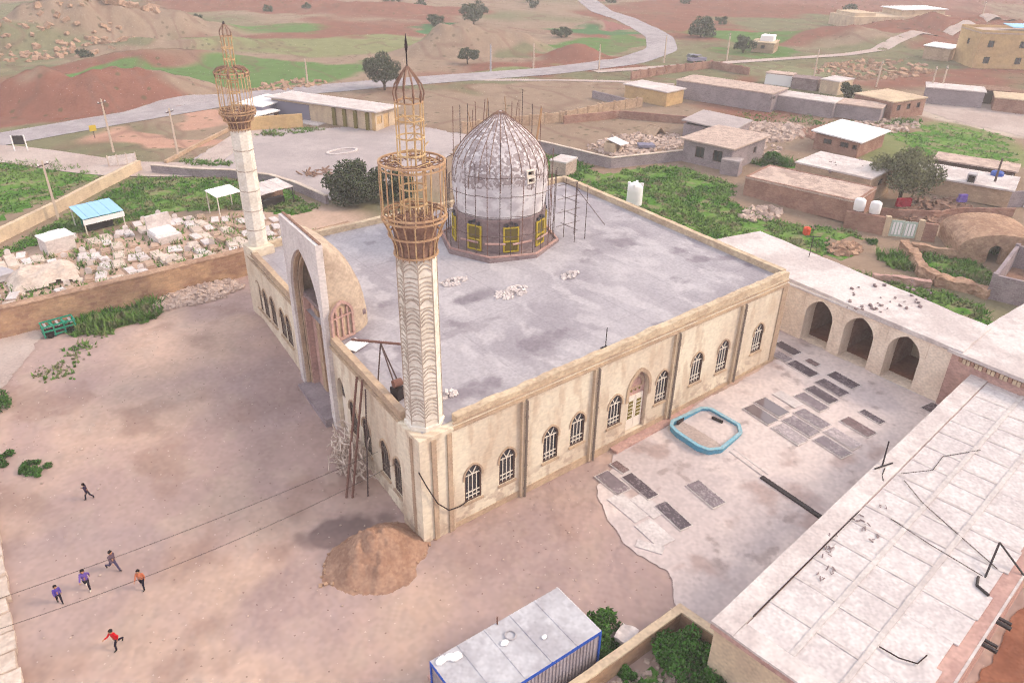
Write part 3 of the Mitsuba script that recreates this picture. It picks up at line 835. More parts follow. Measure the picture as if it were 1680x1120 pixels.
dome = part(mosque, "dome", shell, "m_dome", smooth=True, label="pointed dome, white at the foot and patchy grey above, with two small open hatches")
oct_ = lambda r, z: (r, z)
part(dome, "platform", lathe([(4.75, zr - 0.3), (4.75, zr + 0.22), (4.55, zr + 0.25)], 8, (DC[0], DC[1], 0), math.radians(0)), "m_drum")
part(dome, "kerb", cat([ring((DC[0], DC[1], zr + 0.3), 4.6, 0.16, 0.1, 8)]), "m_pink_plaster")
part(dome, "drum", lathe([(3.62, zr - 0.2), (3.58, 10.0), (3.62, 10.0), (3.62, 10.2), (3.40, 10.26)], 16, (DC[0], DC[1], 0), math.radians(-11.25)), "m_drum", label="dark unplastered drum with yellow windows")
for k in range(8):
    az = math.radians(-112.5 + 45 * k)
    d_ = np.array([math.cos(az), math.sin(az)])
    o = DC + d_ * 3.57
    M = frame_matrix([o[0], o[1], 0], [-d_[1], d_[0]])
    w = part(dome, "window", plate(rect(-0.6, zr + 0.35, 0.6, 9.75).difference(shapely.union_all([rect(-0.5, zr + 0.45, 0.5, zr + 1.15), rect(-0.5, zr + 1.25, 0.5, 9.65)])), 0, 0.12, M), "m_yellow")
    part(dome, "window_panel", plate(rect(-0.55, zr + 0.4, 0.55, 9.7), -0.05, 0.05, M), "m_yellow_pane")
    for sx in (-0.36, 0, 0.36):
        part(dome, "vent", plate(Point(sx, 9.92 + (0.14 if sx == 0 else 0)).buffer(0.13), 0.02, 0.16, M), "m_glass")
for a_, b_ in HATCH:
    r_ = float(np.interp((a_ + b_) / 2, PRO[:, 1], PRO[:, 0]))
    MHt = frame_matrix([DC[0] + r_ * math.cos(HAZ), DC[1] + r_ * math.sin(HAZ), 0], [-math.sin(HAZ), math.cos(HAZ)])
    part(dome, "hatch_frame", plate(rect(-0.36, a_ - 0.05, 0.36, b_ + 0.05).difference(rect(-0.27, a_ + 0.04, 0.27, b_ - 0.04)), -0.12, 0.10, MHt), "m_white_frame")
PROF = [(float(r) + 0.02, float(z)) for r, z in PRO[4:-1]] + [(0.2, 17.38)]
for k in range(28):
    a = 2 * math.pi * k / 28 + 0.05
    part(dome, "rib", pipe([(DC[0] + r * math.cos(a), DC[1] + r * math.sin(a), z) for r, z in PROF[(k % 3):]], 0.028, 5), "m_rust_dark")

# ------------------------------------------------------------------ minarets
def minaret(base, z0, zs, r0, flare, cage, lantern, label, near):
    cx, cy = base
    m = thing("minaret", label, "minaret", "minarets of the mosque")
    P = lambda r, a, z: (cx + r * math.cos(a), cy + r * math.sin(a), z)
    ph = math.radians(-126 + 8)
    if near:
        part(m, "shaft", lathe([(r0 + .1, z0), (r0 + .1, z0 + 0.25), (r0, z0 + 0.3), (r0 * 0.97, zs)], 8, (cx, cy, 0), ph), "m_shaft")
        for f in range(8):
            a0, a1 = ph + f * math.pi / 4, ph + (f + 1) * math.pi / 4
            am = (a0 + a1) / 2
            part(m, "edge_bead", tube(P(r0 + 0.01, a0, z0 + 0.3), P(r0 * 0.97 + 0.01, a0, zs), 0.028, 5), "m_shaft_band")
            if math.cos(am - math.radians(-62)) > 0.86:
                continue                                            # this face is left plain
            if math.cos(am - math.radians(-126)) < -0.1:
                continue
            z = z0 + 0.55
            k = 0
            while z < zs - 0.3:
                pts = []
                for t in np.linspace(0.06, 0.94, 9):
                    q = np.array(P(r0, a0, 0)) * (1 - t) + np.array(P(r0, a1, 0)) * t
                    out = np.array([math.cos(am), math.sin(am), 0]) * 0.012
                    amp = 0.30 if (k // 6) % 2 == 0 else 0.16
                    pts.append(q * [1, 1, 0] + out + [0, 0, z + amp * (1 - (2 * t - 1) ** 2) * (1 if k % 7 else 0.3)])
                part(m, "tile_band", pipe(pts, 0.026, 4), "m_shaft_band")
                z += 0.21 + 0.12 * (k % 7 == 6)
                k += 1
    else:
        n = 6
        for k in range(n):
            za, zb = z0 + (zs - z0) * k / n, z0 + (zs - z0) * (k + 1) / n
            part(m, "shaft_block", lathe([(r0, za + 0.02), (r0 * 0.985, zb - 0.02)], 8, (cx, cy, 0), ph), "m_shaft")
            part(m, "joint", lathe([(r0 * 1.02, zb - 0.035), (r0 * 1.02, zb + 0.035)], 8, (cx, cy, 0), ph), "m_shaft_band")
    zf, rf = flare
    zc, rc = cage
    rl, zl, zt_, zfin = lantern
    part(m, "flare_core", rough(lathe([(r0 * 0.95, zs), (r0 * 1.0, zs + 0.4 * (zf - zs)), (rf * 0.72, zf - 0.25), (rf * 0.55, zf)], 24, (cx, cy, 0)), 0.06, 0.3, 4), "m_rust_dark", label="rusty unfinished balcony corbel")
    nb = 18
    for k in range(nb):
        a = 2 * math.pi * k / nb
        part(m, "corbel_bar", pipe([P(r0 * 0.98, a, zs - 0.15), P(r0 * 1.04, a, zs + 0.3 * (zf - zs)), P(rf * 0.86, a, zs + 0.75 * (zf - zs)), P(rf, a, zf)], 0.036 if near else 0.034, 5), "m_rust" if k % 3 else "m_rust_pale")
    for z, r in ((zs + 0.02, r0 * 1.05), (zs + 0.55 * (zf - zs), rf * 0.82), (zf, rf), (zf + 0.18, rf * 0.98)):
        part(m, "hoop", ring((cx, cy, z), r, 0.09, 0.07), "m_rust")
    rng = np.random.default_rng(3 if near else 4)
    for k in range(60):                                             # bent ends of reinforcement on the unfinished balcony
        a = rng.random() * 6.28
        r = rf * (0.4 + 0.6 * rng.random())
        part(m, "loose_bar", pipe([P(r, a, zf - 0.25), P(r + 0.1 * rng.normal(), a + 0.15 * rng.normal(), zf + 0.15 + 0.2 * rng.random()), P(r + 0.2 * rng.normal(), a + 0.3 * rng.normal(), zf + 0.4 * rng.random())], 0.028, 4), "m_rust_dark" if k % 2 else "m_rust")
    nb = 20
    for k in range(nb):
        a = 2 * math.pi * (k + 0.3) / nb + 0.05 * rng.normal()
        w = 0.026 if near else 0.024
        part(m, "cage_bar", pipe([P(rc, a, zf - 0.1), P(rc + 0.03 * rng.normal(), a + 0.02 * rng.normal(), (zf + zc) / 2), P(rc, a, zc)], w, 5), "m_rust_pale" if k % 2 else "m_rust")
        if near:
            part(m, "spoke", pipe([P(rc, a, zc), P(rc * 0.7, a + 0.1 * rng.normal(), zc - 0.05 - 0.12 * rng.random()), P(rl, a, zc - 0.1)], 0.028, 4), "m_rust_dark")
    part(m, "hoop", ring((cx, cy, zc), rc, 0.09, 0.08, 32), "m_rust")
    part(m, "hoop", ring((cx, cy, zc - 0.22), rc, 0.05, 0.05, 32), "m_rust")
    if near:
        for k in range(46):                                         # tangle of reinforcement across the top hoop
            a, r, a2, r2 = rng.random() * 6.28, rl + (rc - rl) * rng.random(), 0.9 * rng.normal(), rl + (rc - rl) * rng.random()
            part(m, "tie_bar", pipe([P(r, a, zc - 0.1 - 0.15 * rng.random()), P((r + r2) / 2, a + a2 / 2, zc - 0.02 + 0.1 * rng.normal()), P(r2, a + a2, zc - 0.1 * rng.random())], 0.022, 4), ("m_rust", "m_rust_dark", "m_rust_pale")[k % 3])
    else:
        for k in range(12):
            a = 2 * math.pi * k / 12
            part(m, "arch_rib", pipe([P(rc, a, zc - 0.25), P(rc * 1.06, a, zc), P(rc * 0.8, a, zc + 0.28), P(rl, a, zc + 0.36)], 0.06, 5), "m_rust_dark")
    nb = 10 if near else 8
    for k in range(nb):
        a = 2 * math.pi * (k + 0.2) / nb
        part(m, "lantern_bar", tube(P(rl, a, zf), P(rl, a, zl), 0.034 if near else 0.026, 5), "m_rust_pale" if near or k % 2 else "m_rust")
        part(m, "dome_rib", pipe([P(rl, a, zl), P(rl * 1.12, a, zl + 0.25 * (zt_ - zl)), P(rl * 0.95, a, zl + 0.5 * (zt_ - zl)), P(rl * 0.45, a, zl + 0.8 * (zt_ - zl)), P(0.03, a, zt_)], 0.034 if near else 0.026, 5), "m_rust_dark")
    z = zf + 0.6
    while z <= zl + 0.01:
        part(m, "hoop", ring((cx, cy, z), rl, 0.05, 0.06, 20), "m_rust_pale" if z < zl - 0.4 else "m_rust")
        z += (zl - zf - 0.6) / 6
    for k in range(10):
        a = rng.random() * 6.28
        zz = zc + rng.random() * (zl - zc)
        part(m, "loose_bar", pipe([P(rl, a, zz), P(rl * (1 + 0.5 * rng.random()), a + 0.5, zz + 0.2), P(rl * (1 + 0.4 * rng.random()), a + 0.9, zz + 0.1 * rng.normal())], 0.02, 4), "m_rust_pale")
    part(m, "finial", cat([tube((cx, cy, zt_ - 0.1), (cx, cy, zfin - 0.5), 0.03, 6), lathe([(0.02, zfin - 0.75), (0.075, zfin - 0.5), (0.04, zfin - 0.25), (0.008, zfin)], 8, (cx, cy, 0))]) if near else lathe([(0.03, zt_ - 0.1), (0.1, zt_), (0.03, zt_ + 0.15), (0.01, zfin)], 8, (cx, cy, 0)), "m_black_metal")
    return m


minaret((1.05, 1.25), 6.88, 16.35, 0.95, (18.1, 1.46), (20.6, 1.44), (0.58, 23.1, 24.5, 25.75), "unfinished minaret on the near corner, tile banded shaft under a rusty cage and rib lantern", True)
minaret((2.5, 27.85), 7.4, 16.4, 0.72, (17.5, 1.24), (20.2, 1.12), (0.36, 22.5, 23.3, 23.45), "unfinished minaret on the far left corner, plain pale shaft under a rusty bar cage", False)

# ------------------------------------------------------------------ scaffolding and clutter on the mosque
sc = thing("scaffolding", "pole scaffolding standing round the white dome on the roof", "scaffolding")
rng = np.random.default_rng(11)
NP = 30
for k in range(NP):
    a = 2 * math.pi * k / NP + 0.1
    r = 4.25 + 0.1 * rng.normal()
    h = rng.choice([12.5, 13.4, 14.6, 16.2], p=[.3, .3, .25, .15])
    if math.cos(a - math.radians(60)) > 0.55:
        h = rng.choice([15.5, 17.2, 18.2])
    c = (DC[0] + r * math.cos(a), DC[1] + r * math.sin(a))
    part(sc, "pole", tube((c[0], c[1], float(ROOF(c[0]))), (c[0] + 0.1 * rng.normal(), c[1] + 0.1 * rng.normal(), h), 0.03, 5), "m_pole" if k % 3 else "m_pole_red")
    for j, z in enumerate((9.2, 10.7, 12.2, 13.6)):
        if z < h and rng.random() < 0.92:
            a2 = a + 2 * math.pi / NP
            part(sc, "ledger", tube((c[0], c[1], z + 0.05 * rng.normal()), (DC[0] + 4.25 * math.cos(a2), DC[1] + 4.25 * math.sin(a2), z), 0.026, 4), "m_pole")
for k in range(9):                                                  # loose poles and planks leaning on the top of the dome
    a = math.radians(60 + 30 * rng.normal())
    r = 1.6 + 2.4 * rng.random()
    c = DC + r * np.array([math.cos(a), math.sin(a)])
    part(sc, "upper_pole", tube((c[0], c[1], 13.6), (c[0] + 0.3 * rng.normal(), c[1] + 0.3 * rng.normal(), 16.4 + 1.6 * rng.random()), 0.032, 4), "m_pole_red" if k % 2 else "m_wood")
part(sc, "plank", tube((21.0, 17.2, 15.0), (22.4, 18.4, 17.1), 0.09, 4), "m_wood")
for k in range(7):
    a = math.radians(-126 + (-46 + 15 * k))
    a2 = a + math.radians(15)
    r = 4.05
    if k % 2 == 0:
        part(sc, "platform_plank", tube((DC[0] + r * math.cos(a), DC[1] + r * math.sin(a), 8.55), (DC[0] + r * math.cos(a2 + .12), DC[1] + r * math.sin(a2 + .12), 8.6), 0.09, 4), "m_pink_plaster")
tower = thing("scaffolding", "small separate pole scaffold on the roof right of the dome", "scaffolding")
tb = np.array([22.7, 15.5])
for dx in (0, 1.1):
    for dy in (0, -1.3):
        part(tower, "pole", tube((tb[0] + dx, tb[1] + dy, float(ROOF(tb[0]))), (tb[0] + dx, tb[1] + dy, 12.4 - 0.5 * dx), 0.03, 5), "m_pole")
for z in (8.6, 9.7, 10.8, 11.9):
    part(tower, "ledger", tube((tb[0] - 0.8, tb[1], z), (tb[0] + 1.6, tb[1], z), 0.026, 4), "m_pole")
    part(tower, "ledger", tube((tb[0], tb[1] - 1.6, z + 0.05), (tb[0], tb[1] + 0.4, z + 0.05), 0.026, 4), "m_pole")
part(tower, "brace", tube((tb[0] + 1.1, tb[1], 11.4), (tb[0] + 3.6, tb[1] - 0.9, 8.1), 0.026, 4), "m_pole")


def bricks(name, label, x, y, r, n, z=None, bsdf="m_parapet", seed=0, size=(0.24, 0.13, 0.09), cat_="brick pile", h=0.2):
    rng = np.random.default_rng(seed)
    ms = []
    for _ in range(n):
        rr = r * np.sqrt(rng.random()); a = rng.random() * 6.28
        px, py = x + 1.4 * rr * math.cos(a), y + 0.8 * rr * math.sin(a)
        zz = (float(ROOF(px)) if z is None else z if z != "g" else gz(px, py)) + 0.03 + h * rng.random() * (1 - rr / r)
        m = box((0, 0, 0), np.array(size) * (0.6 + 0.8 * rng.random()), rng.random() * 360, tuple(rng.normal(size=3) * 0.35))
        m.apply_translation((px, py, zz)); ms.append(m)
    return single(name, label, cat_, cat(ms), bsdf, kind="stuff")


bricks("brick_rubble", "pale scatter of broken bricks on the roof nearest the near minaret", 11.3, 14.1, 0.75, 70, seed=1, bsdf="m_grave_white")
bricks("brick_rubble", "largest pale scatter of broken bricks in the middle of the roof", 13.5, 10.2, 0.95, 110, seed=2, bsdf="m_grave_white")
bricks("brick_rubble", "pale scatter of broken bricks on the roof right of the dome", 18.4, 9.8, 0.6, 60, seed=3, bsdf="m_grave_white")
bricks("brick_rubble", "small pale heap beside the foot of the near minaret on the roof", 3.3, 2.4, 0.35, 30, seed=4, bsdf="m_grave_white", h=0.4)
single("plastic_sheet", "white sheet lying on the roof beside the half dome of the portal", "sheet", rough(box((1.7, 10.3, 7.06), (1.3, 1.1, 0.03), 25), 0.05, 0.5, 2, 0.3), "m_white")
for (x, y, lb) in ((13.2, 0.55, "dark antenna mast standing on the courtyard parapet of the mosque"),):
    an = thing("antenna", lb, "antenna")
    part(an, "mast", tube((x, y, 7.2), (x, y, 8.9), 0.03, 5), "m_black_metal")
    part(an, "foot", rough(box((x, y, 7.45), (0.5, 0.35, 0.25)), 0.05, 0.3, 1), "m_black_metal")
# builders' hoist beside the near minaret, over the entrance wall
ho = thing("builders_hoist", "dark hoist frame with a long beam on the roof left of the near minaret", "hoist")
part(ho, "beam", tube((0.3, 7.6, 9.1), (2.2, 4.4, 9.6), 0.08, 5), "m_pole_red")
for q in ((0.9, 6.0), (1.9, 5.6), (1.3, 4.6)):
    part(ho, "leg", tube((q[0], q[1], 6.9), (1.25, 6.0, 9.3), 0.045, 5), "m_pole")
part(ho, "winch", box((1.0, 3.9, 7.3), (0.55, 0.6, 0.7), 15), "m_black_metal")
part(ho, "cable_drum", trimesh.creation.cylinder(0.22, 0.5, sections=14, transform=trimesh.transformations.translation_matrix((1.0, 3.9, 7.9)) @ trimesh.transformations.rotation_matrix(1.57, [0, 1, 0])), "m_pole_red")
# leaning poles on the entrance wall
for k, (a, b, lb) in enumerate((((-1.9, 5.7, 0.0), (0.2, 7.2, 6.9), "first dark red pole leaning against the entrance wall"), ((-1.6, 5.5, 0.0), (0.25, 6.6, 7.0), "second dark red pole crossing the first against the entrance wall"), ((-0.8, 5.1, 0.0), (0.05, 5.9, 6.8), "thin straight pole leaning on the entrance wall nearest the minaret"))):
    single("leaning_pole", lb, "pole", tube(a, b, 0.075 if k < 2 else 0.05, 6), "m_pole_red" if k < 2 else "m_pole", group="poles leaning on the entrance wall")
rng = np.random.default_rng(61)
sticks = []
for k in range(260):
    c = np.array([-0.75, 7.5, 1.6]) + rng.normal(size=3) * [0.35, 0.75, 0.75]
    c[2] = max(c[2], 0.6)
    d_ = rng.normal(size=3) * [0.5, 1, 1]; d_ /= np.linalg.norm(d_)
    l = 0.2 + 0.35 * rng.random()
    sticks.append(pipe([c - d_ * l, c + rng.normal(size=3) * 0.06, c + d_ * l], 0.03 + 0.02 * rng.random(), 4))
single("brush_bundle", "tangled bundle of pale dry branches hung on the leaning poles by the entrance wall", "branches", cat(sticks), "m_grave", kind="stuff")
single("loose_cable", "dark cable hanging in a loop across the courtyard wall beside the near corner", "cable", pipe([(-0.35 + 0.0, -0.32, 5.2), (0.1, -0.33, 4.0), (0.7, -0.3, 2.6), (1.4, -0.3, 1.75), (2.2, -0.15, 1.5), (2.75, -0.08, 1.55)], 0.035, 5), "m_wire")
# two overhead wires crossing the yard
for k, (p0, p1, lb) in enumerate((((-30.0, 6.1, 3.9), (-0.02, 4.8, 3.2), "upper of two dark wires sagging across the yard to the mosque"), ((-30.0, 4.2, 4.8), (-0.1, 2.8, 3.6), "lower of two dark wires sagging across the yard to the mosque"))):
    t = np.linspace(0, 1, 30)[:, None]
    q = np.array(p0) * (1 - t) + np.array(p1) * t - np.array([0, 0, 1]) * (4 * (0.75 if k == 0 else 1.5) * t * (1 - t))
    single("overhead_wire", lb, "wire", pipe(q, 0.013, 4), "m_wire", group="wires across the yard")

# ------------------------------------------------------------------ heap of earth by the near corner
v, f, _ = sheet([(math.cos(a) * 4.0 - 2.5, math.sin(a) * 3.3 + 0.5) for a in np.linspace(0, 6.28, 28)], 0, 0.11, 0.3, 2)
nz = meshkit.fbm(v / [1.1, 1.1, 9], 4, 3)
d = np.hypot((v[:, 0] + 2.75) / 2.85, (v[:, 1] - 0.55) / 2.4) + (nz - 0.5) * 0.34
v[:, 2] += (1.65 * np.clip(1 - d ** 1.6, 0, 1) ** 1.35 + 0.12 * np.clip(1.25 - d, 0, 1)) * (0.8 + 0.4 * meshkit.fbm(v / 0.35, 3, 9)) + 0.08 * (meshkit.fbm(v / 0.3, 3, 4) - 0.5) * np.clip(1.3 - d, 0, 1) - 0.035
single("earth_heap", "rust brown heap of loose earth at the near corner of the mosque", "earth heap", (v, f), "m_red_earth", smooth=True)
bricks("stones", "scatter of stones and clods around the foot of the earth heap", -2.4, 0.6, 2.6, 150, z="g", seed=8, bsdf="m_ruin", cat_="stones", size=(0.16, 0.13, 0.1), h=0.1)

rng = np.random.default_rng(91)
ms = []
for k in range(900):
    x, y = -18 + 36 * rng.random(), -12 + 44 * rng.random()
    if (x > -0.3 and y > -0.4) or (x > 8 and y < 0) or (x > -5 and y < -8) or meshkit.fbm(np.array([[x / 5, y / 5, 0]]), 3, 6)[0] < 0.45:
        continue
    r = 0.03 + 0.07 * rng.random() ** 3
    m = trimesh.creation.icosphere(0, r); m.apply_scale([1, 0.8, 0.6])
    m.apply_translation((x, y, gz(x, y) + r * 0.3)); ms.append(m)
single("stones", "small loose stones scattered over the beaten earth of the yard", "stones", cat(ms), "m_rubble", kind="stuff")

# ------------------------------------------------------------------ courtyard: grave slabs, basin, channel
SLABS = [("dark", 32.86, 0.32, 1.96, 0.86, -97, "dark grave slab half hidden behind the far corner of the mosque"), ("grey", 31.44, -0.22, 1.23, 0.81, -96, "short grey grave slab touching the far corner of the mosque"),
         ("dark", 31.18, -2.2, 2.15, 0.91, -97, "dark grave slab alone between the mosque corner and the row of four"), ("brown", 32.52, -2.12, 0.97, 0.55, -95, "small brown grave slab near the first arch"),
         ("dark", 32.21, -4.88, 2.11, 0.93, -96.5, "darkest grave slab, end of the row of four next to the arcade"), ("dark", 30.64, -4.96, 2.14, 0.97, -96, "dark grave slab, second of the row of four from the arcade"),
         ("dark", 29.28, -5.04, 2.12, 0.91, -97, "dark grave slab, third of the row of four from the arcade"), ("grey", 28.0, -5.11, 2.14, 0.92, -97, "grey grave slab, the one of the row of four farthest from the arcade"),
         ("polished", 25.36, -3.8, 2.08, 1.03, -94.5, "mirror polished grave slab, the right one of the pair near the basin"), ("polished", 24.1, -3.83, 2.15, 0.94, -96, "mirror polished grave slab, the left one of the pair near the basin"),
         ("grey", 26.36, -6.28, 2.17, 0.95, -95.5, "plain grey grave slab, right one of the middle row of three"), ("grey", 25.11, -6.3, 2.16, 0.99, -95, "engraved grey grave slab in the middle of the row of three"),
         ("pale", 23.86, -6.34, 2.12, 0.95, -96.5, "pale engraved grave slab, left one of the row of three"), ("pale", 26.08, -8.74, 2.16, 0.92, -96, "pale grave slab, right one of the front pair"),
         ("grey", 24.83, -8.8, 2.13, 0.94, -96.3, "grey engraved grave slab, left one of the front pair"), ("brown", 27.9, -8.66, 2.1, 0.88, -95.5, "brown grave slab beside the narrow slab at the right"),
         ("dark", 29.65, -8.61, 1.6, 0.51, -96.8, "narrow dark grave slab standing alone at the right"), ("dark", 33.9, -10.6, 1.0, 1.2, -96, "small dark grave slab at the foot of the last arch by the long roof"),
         ("grey", 11.68, -2.51, 2.01, 0.98, -92, "grey engraved grave slab nearest the rough edge of the paving"), ("dark", 12.76, -3.72, 2.34, 0.74, -94, "long dark grave slab with a white mark beside the grey one"),
         ("brown", 13.04, -1.74, 1.12, 0.53, -90, "tiny brown grave slab close to the mosque wall"), ("dark", 12.44, -6.67, 2.23, 0.8, -97.5, "dark engraved grave slab nearest the container cabin"),
         ("grey", 15.31, -6.62, 2.26, 0.95, -97, "purplish engraved grave slab alone on the open paving")]
for (tone, x, y, l, w, a, lb) in SLABS:
    s = thing("grave_slab", lb, "grave slab", "grave slabs set in the courtyard paving")
    z = gz(x, y) + 0.05
    part(s, "kerb", box((x, y, z + 0.01), (l + 0.14, w + 0.14, 0.08), a), "m_seam")
    st = box((x, y, z + 0.055), (l, w, 0.05), a)
    part(s, "stone", st, "m_slab_" + tone)
for (x, y, l, w, a, lb) in ((11.9, -5.2, 2.0, 1.0, -92, "plain pale cement panel between the grey slab and the dark slab"), (10.9, -4.6, 2.4, 1.1, -92, "long pale cement panel along the rough edge of the paving"), (10.6, -7.0, 2.0, 1.2, -95, "pale cement panel at the corner of the rough paving edge"), (27.0, -3.9, 2.0, 0.9, -96, "pale cement panel in line with the pair of slabs"), (9.6, -7.6, 1.5, 0.6, -60, "loose white board lying off the edge of the paving")):
    single("cement_panel", lb, "cement panel", box((x, y, gz(x, y) + 0.07), (l, w, 0.05), a), "m_screed", group="pale panels on the paving")

# the blue basin: an elongated octagon
bz = 0.40
outl = np.array([(18.2, -1.1), (18.7, -0.75), (21.5, -0.85), (22.0, -1.3), (22.05, -3.7), (21.4, -4.4), (19.0, -4.75), (18.2, -4.35), (17.95, -3.6), (18.0, -1.8)])
OP = Polygon(outl).buffer(-0.3).buffer(0.3)
basin = thing("basin", "empty light blue basin with cut corners in the courtyard", "basin")
rim_ = extrude(OP.difference(OP.buffer(-0.15)), 0.42); rim_.apply_translation([0, 0, bz - 0.1])
part(basin, "wall", rim_, "m_pool")
capm = extrude(OP.buffer(0.05).difference(OP.buffer(-0.18)), 0.05); capm.apply_translation([0, 0, bz + 0.321])
part(basin, "coping", capm, "m_pool_light")
fl = extrude(OP.buffer(-0.18), 0.05); fl.apply_translation([0, 0, bz - 0.02])
part(basin, "floor", fl, "m_dirt_road")
for (x, y, a, l) in ((21.4, -2.4, 100, 0.8), (19.3, -1.0, 10, 0.7)):
    part(basin, "pipe_stub", box((x, y, bz + 0.2), (l, 0.14, 0.22), a), "m_black_metal")
part(basin, "spout", box((20.9, -5.0, bz - 0.02), (0.5, 0.2, 0.1), -50), "m_black_metal")
ch = thing("drain_channel", "straight drain channel running from the basin towards the long roof", "channel")
part(ch, "kerb", cat([box((19.35, -6.4, 0.42), (0.08, 2.9, 0.1), -6), box((19.75, -6.4, 0.42), (0.08, 2.9, 0.1), -6)]), "m_seam")
part(ch, "cover", box((18.95, -9.9, 0.44), (0.3, 4.3, 0.10), -3), "m_black_metal")

# ------------------------------------------------------------------ arcade building at the right end of the courtyard
arc = thing("arcade_building", "cream flat roofed building with three pointed arches facing the courtyard", "building")
MA = frame_matrix([35.0, 0, 0], [0, -1])                            # u = -y
z0, zt2 = 0.55, 5.15
arches = [(0.45, 2.3), (3.75, 2.3), (7.2, 2.3)]
wall = rect(-6.5, z0, 14.5, zt2)
holes = [arch(u, w, z0 + 0.45, 3.35, 4.75, 9) for u, w in arches]
part(arc, "wall", plate(wall.difference(shapely.union_all(holes)), -1.3, 0, MA), "m_arcade", label="cream arcade wall with three pointed arches")
part(arc, "plinth", cat([plate(rect(-6.4, z0 - 0.2, 11.0, z0 + 0.42), 0.003, 0.4, MA)]), "m_screed")
for u, w in arches:
    part(arc, "panel_mould", plate(rect(u - 1.5, 4.95, u + 1.5, 5.03).union(rect(u - 1.5, 3.6, u - 1.42, 5.0)).union(rect(u + 1.42, 3.6, u + 1.5, 5.0)), 0.003, 0.05, MA), "m_arcade")
    bay = part(arc, "bay", plate(rect(u - 1.5, z0, u + 1.5, 5.1), -5.4, -5.2, MA), "m_pink_brick")
    part(bay, "floor", plate(rect(u - 1.7, z0, u + 1.7, z0 + 0.44), -5.19, -0.02, MA), "m_brown_yard")
    part(bay, "door", plate(rect(u - 1.0, z0 + 0.44, u + 1.0, 3.6), -5.19, -5.1, MA), "m_maroon")  # wide dark maroon panel set against the back wall of the bay
    part(bay, "pane", plate(rect(u - 0.6, 2.0, u + 0.6, 3.4), -5.09, -5.07, MA), "m_glass")
for u in (-1.2, 2.1, 5.5, 8.9):
    part(arc, "cross_wall", plate(rect(u - 0.3, z0, u + 0.3, zt2 - 0.01), -5.4, -1.301, MA), "m_pink_brick")
part(arc, "back_wall", box((40.6, 0.4, 2.9), (0.4, 20.2, 4.4), -5), "m_pale_wall")
part(arc, "end_wall", box((38.2, 11.0, 2.9), (6.6, 0.4, 4.4), -10), "m_pale_wall")
roofp = Polygon([(35.25, 3.2), (34.75, -10.3), (34.75, -10.9), (39.9, -10.4), (42.0, 10.6), (38.4, 11.4), (35.6, 11.8)])
rm = extrude(roofp, 0.22); rm.apply_translation([0, 0, zt2])
part(arc, "roof", rough(rm, 0.06, 1.2, 4, 0.9), "m_white_roof", label="uneven whitewashed roof of the arcade")
part(arc, "eave", plate(rect(-3.0, 5.0, 10.4, 5.14), 0.003, 0.12, MA), "m_white_roof")
an = thing("antenna", "thin T shaped aerial on the white arcade roof", "antenna")
part(an, "mast", tube((40.4, 4.5, 5.3), (40.4, 4.5, 7.2), 0.035, 5), "m_black_metal")
part(an, "boom", tube((39.9, 4.9, 7.15), (40.9, 4.1, 7.15), 0.03, 5), "m_black_metal")
bricks("stones", "small dark stones lying along the edge of the arcade roof", 38.5, -3.5, 3.2, 40, z=5.4, seed=9, bsdf="m_drum", cat_="stones", size=(0.2, 0.15, 0.1), h=0.05)

# ------------------------------------------------------------------ long building with the panelled pale roof
lng = thing("long_building", "long low building with a pale panelled flat roof along the bottom right", "building")
ZR = 3.95
A0, A1 = np.array([5.2, -14.8]), np.array([35.9, -11.65])
ud = (A1 - A0) / np.linalg.norm(A1 - A0); un = np.array([ud[1], -ud[0]])
LL = float(np.linalg.norm(A1 - A0)); WD = 8.1
q = lambda u, w, z=0: np.array([*(A0 + ud * u + un * w), z])
ang = math.degrees(math.atan2(ud[1], ud[0]))


def lbox(u0, u1, w0, w1, z0, z1):
    c = q((u0 + u1) / 2, (w0 + w1) / 2, (z0 + z1) / 2)
    return box(c, (u1 - u0, w1 - w0, z1 - z0), ang)


part(lng, "wall", lbox(0.15, LL, 0.15, 0.5, -0.2, ZR - 0.25), "m_pale_wall")
part(lng, "wall", lbox(0.15, 0.5, 0.5, WD - 0.3, -0.2, ZR - 0.25), "m_pale_wall")
part(lng, "wall", lbox(0.15, LL, WD - 0.3, WD, -0.2, ZR - 0.25), "m_pink_plaster")
part(lng, "roof", lbox(0, LL, 0, WD, ZR - 0.25, ZR), "m_pink_plaster", label="pinkish bare roof edge where the covering is torn away")
part(lng, "edge_trim", lbox(0, LL, WD, WD + 0.1, ZR - 0.22, ZR + 0.02), "m_seam")
part(lng, "parapet", rough(lbox(0.0, LL - 1.0, 0.0, 1.05, ZR, ZR + 0.14), 0.02, 0.8, 3, 0.6), "m_white_roof", label="whitewashed band along the courtyard edge of the roof")
part(lng, "parapet", rough(lbox(0.0, 1.0, 1.06, WD - 1.0, ZR, ZR + 0.12), 0.02, 0.8, 4, 0.6), "m_white_roof")
rng = np.random.default_rng(21)
rows = [(1.1, 3.15), (3.2, 5.2), (5.25, WD - 0.35)]
